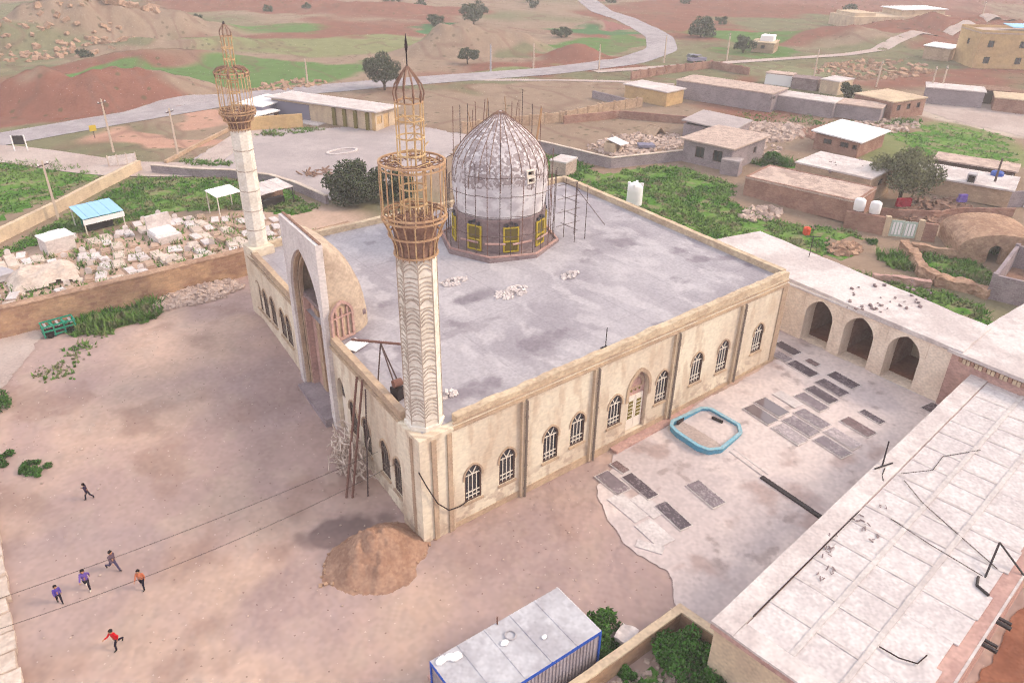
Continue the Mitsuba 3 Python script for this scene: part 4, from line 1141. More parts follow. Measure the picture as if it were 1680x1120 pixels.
for ri_, (w0, w1) in enumerate(rows):
    u = 1.05
    while u < LL - 1.2:
        du = 1.85 + 0.15 * rng.normal()
        u1 = min(u + du, LL - 0.8)
        ws = w1 + (0.1 * rng.normal() - 0.2 if ri_ == 2 else 0)
        zz = 0.05 + 0.022 * rng.random()
        part(lng, "roof_panel", rough(lbox(u, u1, w0, ws, ZR, ZR + zz), 0.012, 0.9, int(rng.integers(99)), 0.8), "m_screed")
        if ri_ < 2 or rng.random() < .6:
            part(lng, "seam", rough(lbox(u1 - 0.11, u1 + 0.06, w0, min(w1, ws), ZR + 0.03, ZR + zz + 0.03), 0.02, 0.3, 2, 0.4), "m_seam")
        u = u1
    if ri_ < 2:
        part(lng, "seam", rough(lbox(1.0, LL - 1, w1 - 0.1, w1 + 0.14, ZR + 0.02, ZR + 0.13), 0.03, 0.35, 7 + ri_, 0.5), "m_seam")
for k, (u, w) in enumerate(((4.2, 7.85), (7.6, 7.85), (9.3, 7.85), (13.0, 7.85), (14.6, 7.85))):
    part(lng, "spout", cat([box(q(u, 8.25 + 0.12, ZR - 0.12), (0.16, 0.8, 0.12), ang), box(q(u + 0.28, 8.25 + 0.1, ZR - 0.12), (0.12, 0.7, 0.1), ang)]), "m_black_metal")
structure("brown_yard", paved([(4, -23.3), (18, -22.0), (34, -20.6), (40, -26), (20, -40), (4, -36)], 0.05, 0.2, 4), "m_brown_yard", "reddish brown yard below the torn roof edge at the bottom right")
for (pts, r, lb) in (([q(15.5, 1.6, ZR + .12), q(14.4, 3.0, ZR + .12), q(13.4, 5.0, ZR + .12), q(12.3, 7.2, ZR + .13)], 0.022, "thin dark cable lying in a slight curve across the pale roof"), ([q(12.0, 2.4, ZR + .12), q(11.6, 4.4, ZR + .14), q(11.3, 6.9, ZR + .15)], 0.02, "thin dark cable lying straighter across the pale roof"), ([q(15.4, 1.4, ZR + 0.5), q(17.5, 2.3, ZR + .14), q(19.2, 2.2, ZR + .12), q(21.4, 3.4, ZR + .12)], 0.02, "thin dark cable trailing from the rod on the pale roof"), ([q(1.5, 1.08, ZR + .17), q(5.0, 1.08, ZR + .16), q(9.0, 1.1, ZR + .16), q(11.3, 1.12, ZR + .17)], 0.028, "dark cable lying along the whitewashed band of the pale roof"), ([q(4.0, 5.4, ZR + .15), q(4.0, 6.2, ZR + .2), q(4.3, 6.8, ZR + .18), q(5.0, 6.9, ZR + .17)], 0.032, "short bent bar on the pale roof near the bottom edge")):
    single("roof_cable", lb, "cable", pipe(pts, r, 4), "m_wire", group="cables lying on the pale roof")
rd = thing("roof_rod", "dark crossed rods at the courtyard edge of the pale roof", "rod")
part(rd, "rod", tube((20.9, -13.5, ZR), (21.8, -13.1, ZR + 1.2), 0.045, 5), "m_black_metal")
part(rd, "cross_bar", tube((20.3, -13.4, ZR + 0.2), (21.6, -13.7, ZR + 0.18), 0.045, 5), "m_black_metal")
part(rd, "hook", pipe([(20.8, -13.7, ZR + .2), (20.2, -13.9, ZR + .12), (19.8, -14.2, ZR + .15)], 0.03, 4), "m_black_metal")
rd = thing("roof_rod", "pair of dark rods leaning together by the torn edge of the pale roof", "rod")
part(rd, "rod", tube((17.2, -20.6, ZR), (19.0, -20.2, ZR + 0.9), 0.05, 5), "m_black_metal")
part(rd, "rod", tube((19.0, -20.2, ZR + 0.9), (18.9, -21.6, ZR), 0.05, 5), "m_black_metal")
part(rd, "cable", pipe([(17.0, -20.4, ZR + .1), (16.4, -20.6, ZR + .12), (16.2, -21.2, ZR + .15)], 0.07, 5), "m_black_metal")
for k, (u, w) in enumerate(((12.7, 1.75), (10.8, 1.3), (10.5, 1.9), (10.0, 2.5), (8.6, 1.0), (8.0, 1.2), (7.4, 1.4), (6.4, 2.0), (5.9, 1.9))):
    p = q(u, w, ZR + 0.1)
    n_ = 5
    bricks("debris", f"{['round', 'forked', 'curled', 'flat', 'twin', 'split', 'small', 'bent', 'last'][k]} dark scrap on the pale roof near its courtyard edge", p[0], p[1], 0.28, n_, z=ZR + 0.08, seed=40 + k, bsdf="m_drum", cat_="scrap", size=(0.2, 0.04, 0.03), h=0.06)

# raised whitewashed roof at the corner
rs = thing("corner_building", "higher corner building with the whitest flat roof at the right edge", "building")
part(rs, "wall", box((41.0, -16.4, 2.45), (12.4, 12.2, 5.1)), "m_pink_plaster")
part(rs, "roof", rough(box((41.0, -16.3, 5.13), (12.8, 12.6, 0.24)), 0.05, 1.0, 3, 0.8), "m_white_roof")
for k in range(26):                                                 # exposed brick ends along the step between the two roofs
    part(rs, "brick", box((34.76, -10.9 - k * 0.26, 4.78 - 0.02 * (k % 3)), (0.12, 0.2, 0.34)), "m_parapet" if k % 3 else "m_pink_brick")

# ------------------------------------------------------------------ container cabin, garden enclosure, low wall at the left edge
cab = thing("cabin", "white container cabin with blue edge trim at the bottom of the picture", "cabin")
c0 = np.array([-4.75, -8.25]); ca_ = -0.9
cu = np.array([math.cos(math.radians(ca_)), math.sin(math.radians(ca_))]); cn = np.array([cu[1], -cu[0]])
CL, CWd, CH = 7.0, 3.1, 2.4


def cbox(u0, u1, w0, w1, z0, z1):
    c = c0 + cu * (u0 + u1) / 2 + cn * (w0 + w1) / 2
    return box((c[0], c[1], (z0 + z1) / 2), (u1 - u0, w1 - w0, z1 - z0), ca_)


part(cab, "body", cbox(0.06, CL - 0.06, 0.06, CWd - 0.06, 0.15, CH - 0.12), "m_cabin_side")
part(cab, "base_rail", cbox(0.0, CL, 0.0, CWd, 0.02, 0.15), "m_blue")
part(cab, "roof_edge", cbox(0, CL, CWd - 0.06, CWd, CH - 0.2, CH - 0.01), "m_blue", label="bright blue edge beam under the roof")
part(cab, "roof_edge", cbox(CL - 0.06, CL, 0, CWd - 0.061, CH - 0.2, CH - 0.01), "m_white")
part(cab, "roof_edge", cbox(0, 0.06, 0, CWd - 0.061, CH - 0.2, CH - 0.01), "m_blue")
for u in (0.0, CL - 0.1):
    part(cab, "corner_post", cbox(u, u + 0.1, CWd - 0.1, CWd + 0.004, 0.15, CH - 0.2), "m_blue")
    part(cab, "corner_post", cbox(u, u + 0.1, -0.004, 0.1, 0.15, CH - 0.2), "m_blue")
for k in range(5):
    part(cab, "roof_panel", cbox(0.02 + k * CL / 5, (k + 1) * CL / 5 - 0.02, 0.02, CWd - 0.02, CH - 0.12, CH + 0.005 * (k % 2)), "m_cabin_white")
    if k:
        part(cab, "roof_seam", cbox(k * CL / 5 - 0.03, k * CL / 5 + 0.03, 0.03, CWd - 0.03, CH + 0.004, CH + 0.03), "m_cabin_white")
for k in range(34):
    u = 0.2 + k * (CL - 0.4) / 34
    if not 0.5 < u < 2.9:
        part(cab, "rib", cbox(u, u + 0.09, CWd - 0.06, CWd - 0.02, 0.2, CH - 0.22), "m_cabin_side")
part(cab, "window", cbox(0.9, 1.9, CWd - 0.06, CWd - 0.01, 1.0, 1.9), "m_glass")
part(cab, "door", cbox(2.1, 2.85, CWd - 0.06, CWd - 0.01, 0.2, 2.1), "m_brown_frame")
part(cab, "cable_coil", trimesh.creation.torus(0.24, 0.035, 20, 6, transform=trimesh.transformations.translation_matrix((*(c0 + cu * 3.55 + cn * 0.95), CH + 0.05))), "m_grey_metal")
for (u, w, r) in ((3.1, 1.15, 0.16), (1.0, 0.5, 0.24), (0.75, 0.35, 0.2), (0.4, 0.3, 0.22), (4.7, 1.9, 0.12)):
    pz = c0 + cu * u + cn * w
    part(cab, "rag", rough(trimesh.creation.icosphere(2, r).apply_scale([1.2, 0.9, 0.45]).apply_translation((pz[0], pz[1], CH + 0.06)), 0.07, 0.2, int(u * 10)), "m_white")
part(cab, "pin", tube((*(c0 + cu * 3.45 + cn * 0.1), CH), (*(c0 + cu * 3.45 + cn * 0.1), CH + 0.45), 0.04, 5), "m_pole_red")
single("ground_slab", "pale concrete strip along the back of the container cabin", "concrete strip", rough(box((-1.4, -7.75, 0.1), (6.0, 0.7, 0.2), -1), 0.04, 0.5, 2, 0.4), "m_pink_plaster")
gw = thing("garden_wall", "low tan wall round a planted plot at the bottom of the picture", "wall")
for k, (a, b) in enumerate((((-1.4, -12.15), (6.9, -12.05)), ((6.9, -12.05), (7.5, -16.6)), ((7.5, -16.6), (7.3, -21.0)))):
    a, b = np.array(a), np.array(b)
    ln = float(np.linalg.norm(b - a)); an_ = math.degrees(math.atan2(*(b - a)[::-1]))
    part(gw, "wall", rough(box((*(a + b) / 2, 0.5), (ln + 0.3, 0.34, 1.3), an_), 0.03, 0.6, k, 0.4), "m_mud_wall")
    part(gw, "coping", rough(box((*(a + b) / 2, 1.18), (ln + 0.4, 0.42, 0.1), an_), 0.025, 0.5, k + 5, 0.4), "m_pale_wall")
bricks("rubble", "scatter of pale stones and clods in the planted plot behind the low wall", 3.0, -14.2, 2.2, 260, z="g", seed=15, bsdf="m_rubble", cat_="rubble", size=(0.2, 0.16, 0.1), h=0.1)
single("broken_slab", "broken pale concrete block beside the shrub behind the cabin", "concrete block", rough(box((4.2, -11.2, 0.3), (1.0, 0.8, 0.5), 20), 0.12, 0.4, 4, 0.2), "m_grave_white")
single("low_ledge", "pale concrete ledge behind the broken block by the tan wall", "concrete ledge", rough(box((3.6, -11.65, 0.15), (2.4, 0.5, 0.3), 2), 0.04, 0.4, 4, 0.3), "m_rubble")
lw = thing("low_wall", "low wall of rough pale blocks along the left edge of the yard", "wall")
rng = np.random.default_rng(5)
yy = -6.0
while yy < 19:
    l = 0.9 + 0.7 * rng.random()
    x = -19.05 + 0.055 * max(yy - 3, 0) + 0.06 * rng.normal()
    part(lw, "block", rough(box((x - 0.35, yy + l / 2, gz(x, yy) + 0.16), (1.0 + 0.25 * rng.random(), l - 0.05, 0.55 + 0.1 * rng.random()), 88 - 90 + 2 * rng.normal()), 0.07, 0.5, int(yy * 10), 0.3), "m_grave")
    part(lw, "capping", rough(box((x - 1.5, yy + l / 2, gz(x, yy) + 0.3), (1.3, l - 0.02, 0.75)), 0.05, 0.6, int(yy * 10) + 1, 0.4), "m_white_roof")
    yy += l

# ------------------------------------------------------------------ village houses
def house(name, label, c, L_, W_, ang_, h, wall="m_tan_block", roof="m_white_roof", over=0.25, wins=(), doors=(), parapet=0.0, cat_="house", z=None, roof_t=0.18, slope=0.0):
    """A flat roofed house. wins / doors: (side, position 0..1, sill, width, height); side 0..3 = -y, +x, +y, -x of the house's own axes."""
    key = thing(name, label, cat_)
    z0 = (gz(*c) if z is None else z) - 0.1
    R_ = T_ = None
    a = math.radians(ang_)
    ux, uy = np.array([math.cos(a), math.sin(a)]), np.array([-math.sin(a), math.cos(a)])
    C = np.array(c, float)
    crn = [C - ux * L_ / 2 - uy * W_ / 2, C + ux * L_ / 2 - uy * W_ / 2, C + ux * L_ / 2 + uy * W_ / 2, C - ux * L_ / 2 + uy * W_ / 2]
    for s in range(4):
        p, q_ = crn[s], crn[(s + 1) % 4]
        ln = float(np.linalg.norm(q_ - p))
        M = frame_matrix([p[0], p[1], z0], q_ - p)
        ops = [rect(f * ln - w / 2, sl + 0.1, f * ln + w / 2, sl + 0.1 + hh) for (sd, f, sl, w, hh) in list(wins) + list(doors) if sd == s]
        tk = 0.25
        poly = rect(0 if s % 2 == 0 else tk, 0, ln if s % 2 == 0 else ln - tk, h + 0.1)
        if ops:
            poly = poly.difference(shapely.union_all(ops))
        part(key, "wall", plate(poly, -tk, 0, M), wall)
        for (sd, f, sl, w, hh) in wins:
            if sd == s:
                wk = part(key, "window", plate(rect(f * ln - w / 2, sl + 0.1, f * ln + w / 2, sl + 0.1 + hh).difference(rect(f * ln - w / 2 + .08, sl + 0.18, f * ln + w / 2 - .08, sl + 0.02 + hh)).union(rect(f * ln - .03, sl + .1, f * ln + .03, sl + .1 + hh)), -0.2, -0.12, M), "m_brown_frame")
                part(wk, "pane", plate(rect(f * ln - w / 2, sl + 0.1, f * ln + w / 2, sl + 0.1 + hh), -0.19, -0.16, M), "m_glass")
        for (sd, f, sl, w, hh) in doors:
            if sd == s:
                part(key, "door", plate(rect(f * ln - w / 2 + .02, sl + 0.1, f * ln + w / 2 - .02, sl + 0.08 + hh), -0.2, -0.14, M), "m_grey_metal")
    r = box((0, 0, 0), (L_ + 2 * over, W_ + 2 * over, roof_t))
    r.apply_transform(trimesh.transformations.rotation_matrix(slope, [1, 0, 0]))
    r.apply_transform(trimesh.transformations.rotation_matrix(a, [0, 0, 1]))
    r.apply_translation((C[0], C[1], z0 + 0.1 + h + roof_t / 2 + abs(math.sin(slope)) * W_ / 2))
    part(key, "roof", rough(r, 0.03, 1.0, int(abs(c[0]) * 7) % 90, 1.2), roof)
    if parapet:
        for s in range(4):
            p, q_ = crn[s], crn[(s + 1) % 4]
            ln = float(np.linalg.norm(q_ - p))
            M = frame_matrix([p[0], p[1], z0], q_ - p)
            part(key, "parapet", plate(rect(0.004 if s % 2 else 0, h + 0.1 + roof_t - 0.02, ln - (0.004 if s % 2 else 0), h + 0.1 + roof_t + parapet), -0.2, 0.03, M), wall)
    return key, z0, (C, ux, uy)


h1, z1_, (C1, ux1, uy1) = house("village_house", "grey block house with two dark square windows right of the dome", (67.8, 35.3), 9.0, 6.9, 10, 2.9, "m_grey_block", "m_rubble", 0.5, wins=[(3, 0.35, 0.9, 1.3, 1.4), (3, 0.72, 0.9, 1.3, 1.4), (0, 0.7, 1.2, 0.8, 0.8)])
# this house turns its window front to the near left side
house("village_house", "low house with a blue grey sheet roof behind the house with two windows", (77.1, 44.2), 7.6, 7.2, 18, 1.9, "m_grey_block", "m_lot", 0.3, slope=0.06, wins=[(3, 0.5, 0.8, 1.2, 0.9)])
house("block_shed", "small windowless cube of grey blocks in front of the house with two windows", (63.6, 30.6), 2.3, 1.8, 111, 1.7, "m_grey_block", "m_lot", 0.02, cat_="shed")
house("village_house", "house with a glaring white sheet roof and two dark openings under it", (87.5, 29.2), 8.7, 6.2, 8, 2.1, "m_pink_brick", "m_white", 0.5, wins=[(3, 0.3, 1.0, 1.2, 0.7), (3, 0.68, 1.0, 1.2, 0.7), (3, 0.92, 1.0, 0.7, 0.6)], slope=0.05)
house("village_house", "long brown walled house with stepped pale roofs beside the big olive tree", (62.8, 19.1), 12.6, 6.4, 102, 2.2, "m_pink_brick", "m_rubble", 0.05, parapet=0.06, wins=[(3, 0.2, 1.4, 0.5, 0.4)])
house("village_house", "pale upper roof block rising behind the long brown walled house", (70.3, 19.6), 9.0, 6.6, 98, 2.9, "m_tan_block", "m_white_roof", 0.1, wins=[(3, 0.5, 1.6, 1.4, 0.7), (0, 0.5, 1.2, 0.9, 0.9)])
house("village_house", "low house with a long white roof and a tan wall under the olive tree", (82.4, 12.2), 13.0, 6.0, 108, 1.9, "m_tan_block", "m_white_roof", 0.25, wins=[(3, 0.25, 0.8, 1.0, 0.8)], doors=[(3, 0.6, 0.1, 0.9, 1.7)])
house("open_shed", "dark open shed under a sagging sheet roof behind the long white roof", (90.5, 13.2), 9.0, 3.6, 108, 1.8, "m_brown_frame", "m_rubble", 0.3, doors=[(3, 0.3, 0.0, 2.4, 1.6), (3, 0.7, 0.0, 2.4, 1.6)], cat_="shed")
house("village_house", "house with the longest grey street wall and a pinkish roof edge", (97.5, 58.2), 17.5, 6.5, 104, 2.9, "m_grey_block", "m_rubble", 0.1, wins=[(3, 0.12, 2.0, 1.6, 0.5)])
house("village_house", "middle house of the grey street wall with a thin white roof strip", (102.3, 46.4), 10.4, 4.6, 106, 2.3, "m_grey_block", "m_white_roof", 0.1)
house("village_house", "last house of the grey street wall next to the brown brick house", (106.2, 38.8), 6.9, 4.6, 110, 2.1, "m_grey_block", "m_rubble", 0.1)
house("village_house", "brown brick house with a pale roof and small windows at the lane", (113.1, 37.9), 8.2, 7.4, -8, 2.7, "m_pink_brick", "m_pale_wall", 0.15, wins=[(0, 0.2, 1.3, 0.9, 0.9), (0, 0.5, 1.3, 0.9, 0.9), (0, 0.8, 1.3, 0.9, 0.9), (3, 0.5, 1.3, 0.9, 0.9)])
house("village_house", "small cream house with a rooftop tank beside the dark tree in the village", (121.1, 52.6), 5.2, 3.6, 4, 2.3, "m_pale_wall", "m_white_roof", 0.1, doors=[(0, 0.5, 0, 0.9, 1.8)])
house("village_house", "little white walled house with two dark windows behind the grey street wall", (118.7, 63.0), 5.0, 3.0, 110, 2.0, "m_white", "m_rubble", 0.1, wins=[(3, 0.25, 0.8, 0.9, 0.7), (3, 0.7, 0.8, 0.9, 0.7)])
house("village_house", "dark grey windowless house right of the little white walled house", (119.5, 57.8), 4.6, 3.4, 112, 1.9, "m_drum", "m_drum", 0.1)
house("village_house", "grey house with a white roof edge beside the paired poles", (130.4, 35.6), 9.0, 5.0, 118, 2.6, "m_grey_block", "m_white_roof", 0.2, wins=[(3, 0.8, 1.0, 0.8, 0.8)])
house("village_house", "pinkish house at the right edge beyond the bare lane", (135.5, 24.5), 12.0, 6.0, 116, 2.2, "m_pink_brick", "m_pale_wall", 0.15, wins=[(3, 0.4, 1.0, 0.9, 0.8)])
house("open_shed", "dark open shed between the grey house and the pinkish house", (137.5, 32.5), 5.0, 4.0, 116, 2.2, "m_brown_frame", "m_rust_dark", 0.4, doors=[(3, 0.5, 0.0, 3.0, 1.9)], cat_="shed")
yb, zyb, (Cy, uxy, uyy) = house("apartment_block", "yellow two storey block with dark windows at the upper right edge", (182.5, 47.3), 22.0, 10.0, -42, 7.0, "m_yellow_wall", "m_rubble", 0.1, wins=[(0, f, s, 1.3, 1.4) for f in (0.12, 0.42, 0.58, 0.88) for s in (0.9, 4.2)] + [(3, 0.5, 4.2, 1.2, 1.2)], parapet=0.5, cat_="building")
part(yb, "awning", box((*(Cy + uxy * 1.0), zyb + 8.3), (9, 5, 0.12), -42, (0.06, 0, 0)), "m_blue_roof", label="pale blue sheet over the roof terrace")
house("farm_shed", "lone shed with a white roof left of the yellow block", (178.2, 61.6), 7.2, 5.6, 10, 2.6, "m_tan_block", "m_white", 0.3, cat_="shed", slope=0.03)
tbz, ztb, (Ctb, uxt, uyt) = house("walled_compound", "long beige walled compound on the red slope at the top right", (226.5, 101.8), 33.0, 12.0, -23, 3.0, "m_pale_wall", "m_pale_wall", 0.0, wins=[(0, f, 1.0, 1.0, 0.9) for f in (0.2, 0.4, 0.7, 0.85)], cat_="building")
part(tbz, "upper_room", box((*(Ctb + uxt * 8), ztb + 4.0), (15, 9, 1.6), -23), "m_pale_wall")
part(tbz, "upper_roof", box((*(Ctb + uxt * 8), ztb + 4.95), (16, 10, 0.25), -23), "m_white")
part(tbz, "upper_room", box((*(Ctb - uxt * 12), ztb + 3.7), (7, 9, 1.0), -23), "m_pale_wall")
fs, zfs, (Cfs, uxf, uyf) = house("farm_house", "small far house with a white upper roof beside the round dark tree", (151.0, 90.6), 6.0, 5.2, 26, 2.2, "m_tan_block", "m_pale_wall", 0.2, wins=[(3, 0.5, 0.9, 0.9, 0.8), (0, 0.4, 0.9, 0.9, 0.8)])
part(fs, "upper_room", box((Cfs[0] + 0.8, Cfs[1], zfs + 3.0), (3.6, 3.0, 1.4), 26), "m_white")
house("village_house", "pale yellow house with twin dark windows at the end of the pillared wall", (87.1, 66.3), 9.0, 4.8, 96, 2.3, "m_yellow_wall", "m_white_roof", 0.3, wins=[(0, 0.3, 1.1, 0.8, 0.7), (0, 0.65, 1.1, 0.8, 0.7)])
wb, zwb, (Cw, uxw, uyw) = house("roadside_building", "roadside building with grey blue left front and wide whitish roof behind the pale lot", (34.9, 83.6), 19.5, 4.8, 116, 2.6, "m_pale_wall", "m_white_roof", 0.7, doors=[(3, 0.55, 0, 1.3, 2.1)], wins=[(3, 0.2, 0.9, 1.2, 1.1)], cat_="building", slope=0.04)
for f in (0.62, 0.72, 0.82, 0.93):
    pz = Cw - uyw * 0 + uxw * (-(f - 0.5) * 19.5) * 1
    pz = pz + uyw * 2.55
    part(wb, "pillar", box((pz[0], pz[1], zwb + 1.35), (0.5, 0.35, 2.6), 116), "m_olive")
part(wb, "grey_panel", box((*(Cw + uxw * 6.0 + uyw * 2.43), zwb + 1.3), (7.2, 0.08, 2.4), 116), "m_grey_blue", label="grey blue left part of the front")
part(wb, "end_wall", box((*(Cw - uxw * 9.4), zwb + 1.4), (0.5, 5.0, 2.7), 116), "m_yellow_wall", label="cream end wall")
part(wb, "entrance", box((*(Cw + uyw * 3.1 + uxw * 1.5), zwb + 0.15), (4.0, 2.4, 0.12), 116), "m_white_roof")
house("roadside_building", "lower wing with a white roof at the left end of the roadside building", (27.8, 92.4), 6.5, 4.2, 30, 2.1, "m_grey_blue", "m_white", 0.5, cat_="building")
house("lean_to", "small white roofed lean to behind the yellow wall by the far minaret", (25.6, 88.5), 4.6, 2.4, 20, 1.3, "m_brown_frame", "m_white", 0.2, doors=[(0, 0.3, 0, 1.2, 1.1), (0, 0.7, 0, 1.2, 1.1)], cat_="shed")

# old vaulted ruin and open concrete box at the right edge
vr = thing("ruined_house", "old vaulted brown mud house with one dark arched door at the right", "ruined house")
MVR = frame_matrix([62.0, 0.7, 0.9], [0.66, -0.75])
dome_front = Polygon([(-0.6, -0.3)] + [(3.2 - 3.9 * math.cos(t), 1.5 + 1.5 * math.sin(t)) for t in np.linspace(0, math.pi, 14)] + [(7.0, -0.3)])
part(vr, "front_wall", rough(plate(dome_front.difference(arch(2.55, 1.2, -0.3, 1.3, 1.9)), -0.6, 0, MVR), 0.06, 0.6, 3, 0.5), "m_ruin")
inner_ = affinity.scale(dome_front, 0.84, 0.84, origin=(3.2, -0.3))
part(vr, "vault", rough(plate(dome_front.difference(inner_), -6.2, -0.601, MVR), 0.1, 0.9, 6, 0.7), "m_ruin", label="rounded earth covered vault")
part(vr, "back_wall", plate(dome_front, -6.6, -6.201, MVR), "m_ruin")
ob = thing("concrete_box", "grey unroofed concrete room with a dark inside at the right edge", "unfinished room")
for k, (a, b) in enumerate((((55.3, -4.6), (64.3, -2.7)), ((64.3, -2.7), (66.3, -9.5)), ((66.3, -9.5), (57.3, -11.4)), ((57.3, -11.4), (55.3, -4.6)))):
    a, b = np.array(a), np.array(b)
    ln = float(np.linalg.norm(b - a))
    part(ob, "wall", box((*((a + b) / 2), 2.0), (ln - 0.36, 0.32, 2.4), math.degrees(math.atan2(*(b - a)[::-1]))), "m_grey_block")
    part(ob, "pier", box((a[0], a[1], 2.05), (0.4, 0.4, 2.6), 12), "m_grey_block")
part(ob, "floor", box((60.8, -7.0, 0.95), (9.0, 7.0, 0.2), 12), "m_rust_dark")


def wall_line(name, label, pts, h, t=0.3, bsdf="m_tan_block", pillars=0.0, seed=0, coping=None, amp=0.03, sub=0.7, joined=None):
    key = joined or thing(name, label, "wall")
    for a, b in zip(pts[:-1], pts[1:]):
        a, b = np.array(a, float), np.array(b, float)
        ln = float(np.linalg.norm(b - a)); an__ = math.degrees(math.atan2(*(b - a)[::-1]))
        z = (gz(*a) + gz(*b)) / 2
        part(key, "wall", rough(box((*((a + b) / 2), z + h / 2 - 0.15), (ln + t * 0.6, t, h + 0.3), an__), amp, 0.7, seed, sub), bsdf)
        if coping:
            part(key, "coping", rough(box((*((a + b) / 2), z + h + 0.03), (ln + t * 0.6, t + 0.12, 0.1), an__), amp * 0.7, 0.7, seed + 3, sub), coping)
        if pillars:
            for s in np.arange(0, ln, pillars):
                p = a + (b - a) * s / ln
                part(key, "pillar", box((p[0], p[1], z + h / 2 + 0.08), (0.34, t + 0.14, h + 0.2), an__), bsdf)
    return key


wall_line("boundary_wall", "thick mud brick wall between the cemetery and the yard", [(-34, 35.0), (-24, 35.1), (-14, 35.1), (-5, 35.3), (4, 35.7), (14, 36.4)], 2.25, 0.75, "m_mud_wall", seed=3, coping="m_ruin", amp=0.09, sub=0.45)
wall_line("roadside_wall", "pale yellow low wall running from the left edge towards the lane", [(-26, 44.5), (-12.8, 56.3), (-6.5, 62.3), (-1, 68.0), (4.1, 72.9)], 1.2, 0.5, "m_pale_wall", seed=4)
wall_line("roadside_kerb", "low tan kerb continuing the pale yellow wall along the lane", [(7.5, 74.0), (13.9, 80.5), (24.3, 90.2)], 0.45, 0.35, "m_tan_block", seed=5)
wall_line("curved_wall", "low grey wall curving round the green plot behind the cemetery", [(5.2, 71.0), (8.7, 66.8), (12.2, 63.8), (15.3, 59.3), (16.5, 55.2), (17.4, 48.7)], 0.95, 0.35, "m_grey_block", coping="m_grave", seed=6)
wall_line("yard_wall", "yellow block wall joining the roadside building behind the far minaret", [(21.3, 84.2), (25.2, 83.4), (29.3, 82.2)], 1.9, 0.3, "m_yellow_wall", seed=7)
wall_line("compound_wall", "grey block wall of the open compound right of the dome", [(50.2, 52.5), (52.6, 40.8), (63.3, 38.0)], 1.35, 0.3, "m_grey_block", coping="m_grave", seed=8)
wall_line("compound_wall", "pinkish back wall of the open compound right of the dome", [(63.0, 62.0), (72.7, 60.0), (79.0, 51.0)], 1.2, 0.3, "m_pink_brick", seed=9)
wall_line("pillared_wall", "cream wall with regular pillars behind the dome scaffolding", [(47.0, 66.0), (55.6, 64.8), (64.2, 62.9), (73.0, 64.2), (81.9, 64.0)], 1.5, 0.25, "m_tan_block", pillars=2.6, seed=10)
wall_line("grey_wall", "low grey wall left of the pale yellow house", [(79.5, 73.5), (79.8, 64.6)], 1.3, 0.3, "m_grey_block", seed=11)
wall_line("street_wall", "pinkish pillared wall at the bend of the main road", [(97.5, 82.0), (108.5, 82.6), (121.2, 82.0), (121.5, 72.5)], 1.5, 0.3, "m_pink_brick", pillars=2.5, seed=12)
gwall = wall_line("gate_wall", "brown brick wall with pale piers holding the metal gate", [(59.9, 12.4), (61.5, 9.0)], 1.9, 0.35, "m_pink_brick", seed=13)
wall_line("", "", [(63.7, 6.0), (64.4, 5.0)], 1.9, 0.35, "m_pink_brick", joined=gwall)
for p in ((61.55, 8.75), (63.6, 6.2)):
    part(gwall, "pier", box((*p, gz(*p) + 1.05), (0.5, 0.5, 2.2), -48), "m_pale_wall")
gt = thing("metal_gate", "pale green metal double gate in the brown brick wall", "gate")
ga, gb = np.array([61.75, 8.45]), np.array([63.4, 6.45])
gang = math.degrees(math.atan2(*(gb - ga)[::-1])); gl = float(np.linalg.norm(gb - ga))
for s in (0.25, 0.75):
    p = ga + (gb - ga) * s
    lf = part(gt, "leaf", box((*p, gz(*p) + 0.95), (gl / 2 - 0.04, 0.06, 1.75), gang), "m_gate")
    for k in (-0.32, 0, 0.32):
        d_ = (gb - ga) / gl
        part(lf, "panel", box((*(p + d_ * k + np.array([-d_[1], d_[0]]) * -0.04), gz(*p) + 0.95), (0.2, 0.05, 1.3), gang), "m_white")
wall_line("ruined_wall", "crumbled brown wall winding through the grass at the right, upper bend", [(59.6, 5.6), (57.6, 3.4), (55.2, 1.4), (54.3, -0.4)], 1.0, 0.8, "m_ruin", seed=14, amp=0.28, sub=0.4)
wall_line("ruined_wall", "crumbled brown wall winding through the grass at the right, lower end", [(54.3, -0.6), (55.0, -2.0), (55.4, -3.6), (55.2, -4.4)], 0.9, 1.0, "m_ruin", seed=15, amp=0.3, sub=0.4)
wall_line("ruined_wall", "low fallen wall from the gate to the old vaulted house", [(60.2, 5.0), (61.0, 3.0), (62.0, 1.2)], 0.9, 0.5, "m_ruin", seed=16, amp=0.2, sub=0.4)
wall_line("ruined_wall", "pink stone wall remains below the winding crumbled wall", [(50.5, 3.4), (52.0, 1.6), (53.2, -0.3)], 0.6, 0.7, "m_pink_plaster", seed=17, amp=0.25, sub=0.35)
bricks("rubble", "mound of reddish stones in the grass above the arcade roof", 54.6, 9.0, 1.5, 160, z="g", seed=20, bsdf="m_ruin", cat_="rubble", size=(0.5, 0.4, 0.3), h=0.8)
bricks("rubble", "long heap of pale broken stones along the foot of the cemetery wall", -0.8, 33.9, 2.3, 520, z="g", seed=21, bsdf="m_rubble", cat_="rubble", size=(0.42, 0.3, 0.24), h=0.6)
bricks("rubble", "pale stones spread at the left end of the heap by the cemetery wall", -4.2, 33.4, 1.2, 120, z="g", seed=22, bsdf="m_rubble", cat_="rubble", size=(0.4, 0.3, 0.2), h=0.3)
bricks("rubble", "scattered stones inside the open compound right of the dome", 64, 47, 6.0, 420, z="g", seed=23, bsdf="m_rubble", cat_="rubble", size=(0.55, 0.4, 0.3), h=0.3)
bricks("rubble", "stones scattered in front of the long brown walled house", 55.2, 19.6, 2.2, 90, z="g", seed=24, bsdf="m_rubble", cat_="rubble", size=(0.55, 0.4, 0.35), h=0.2)
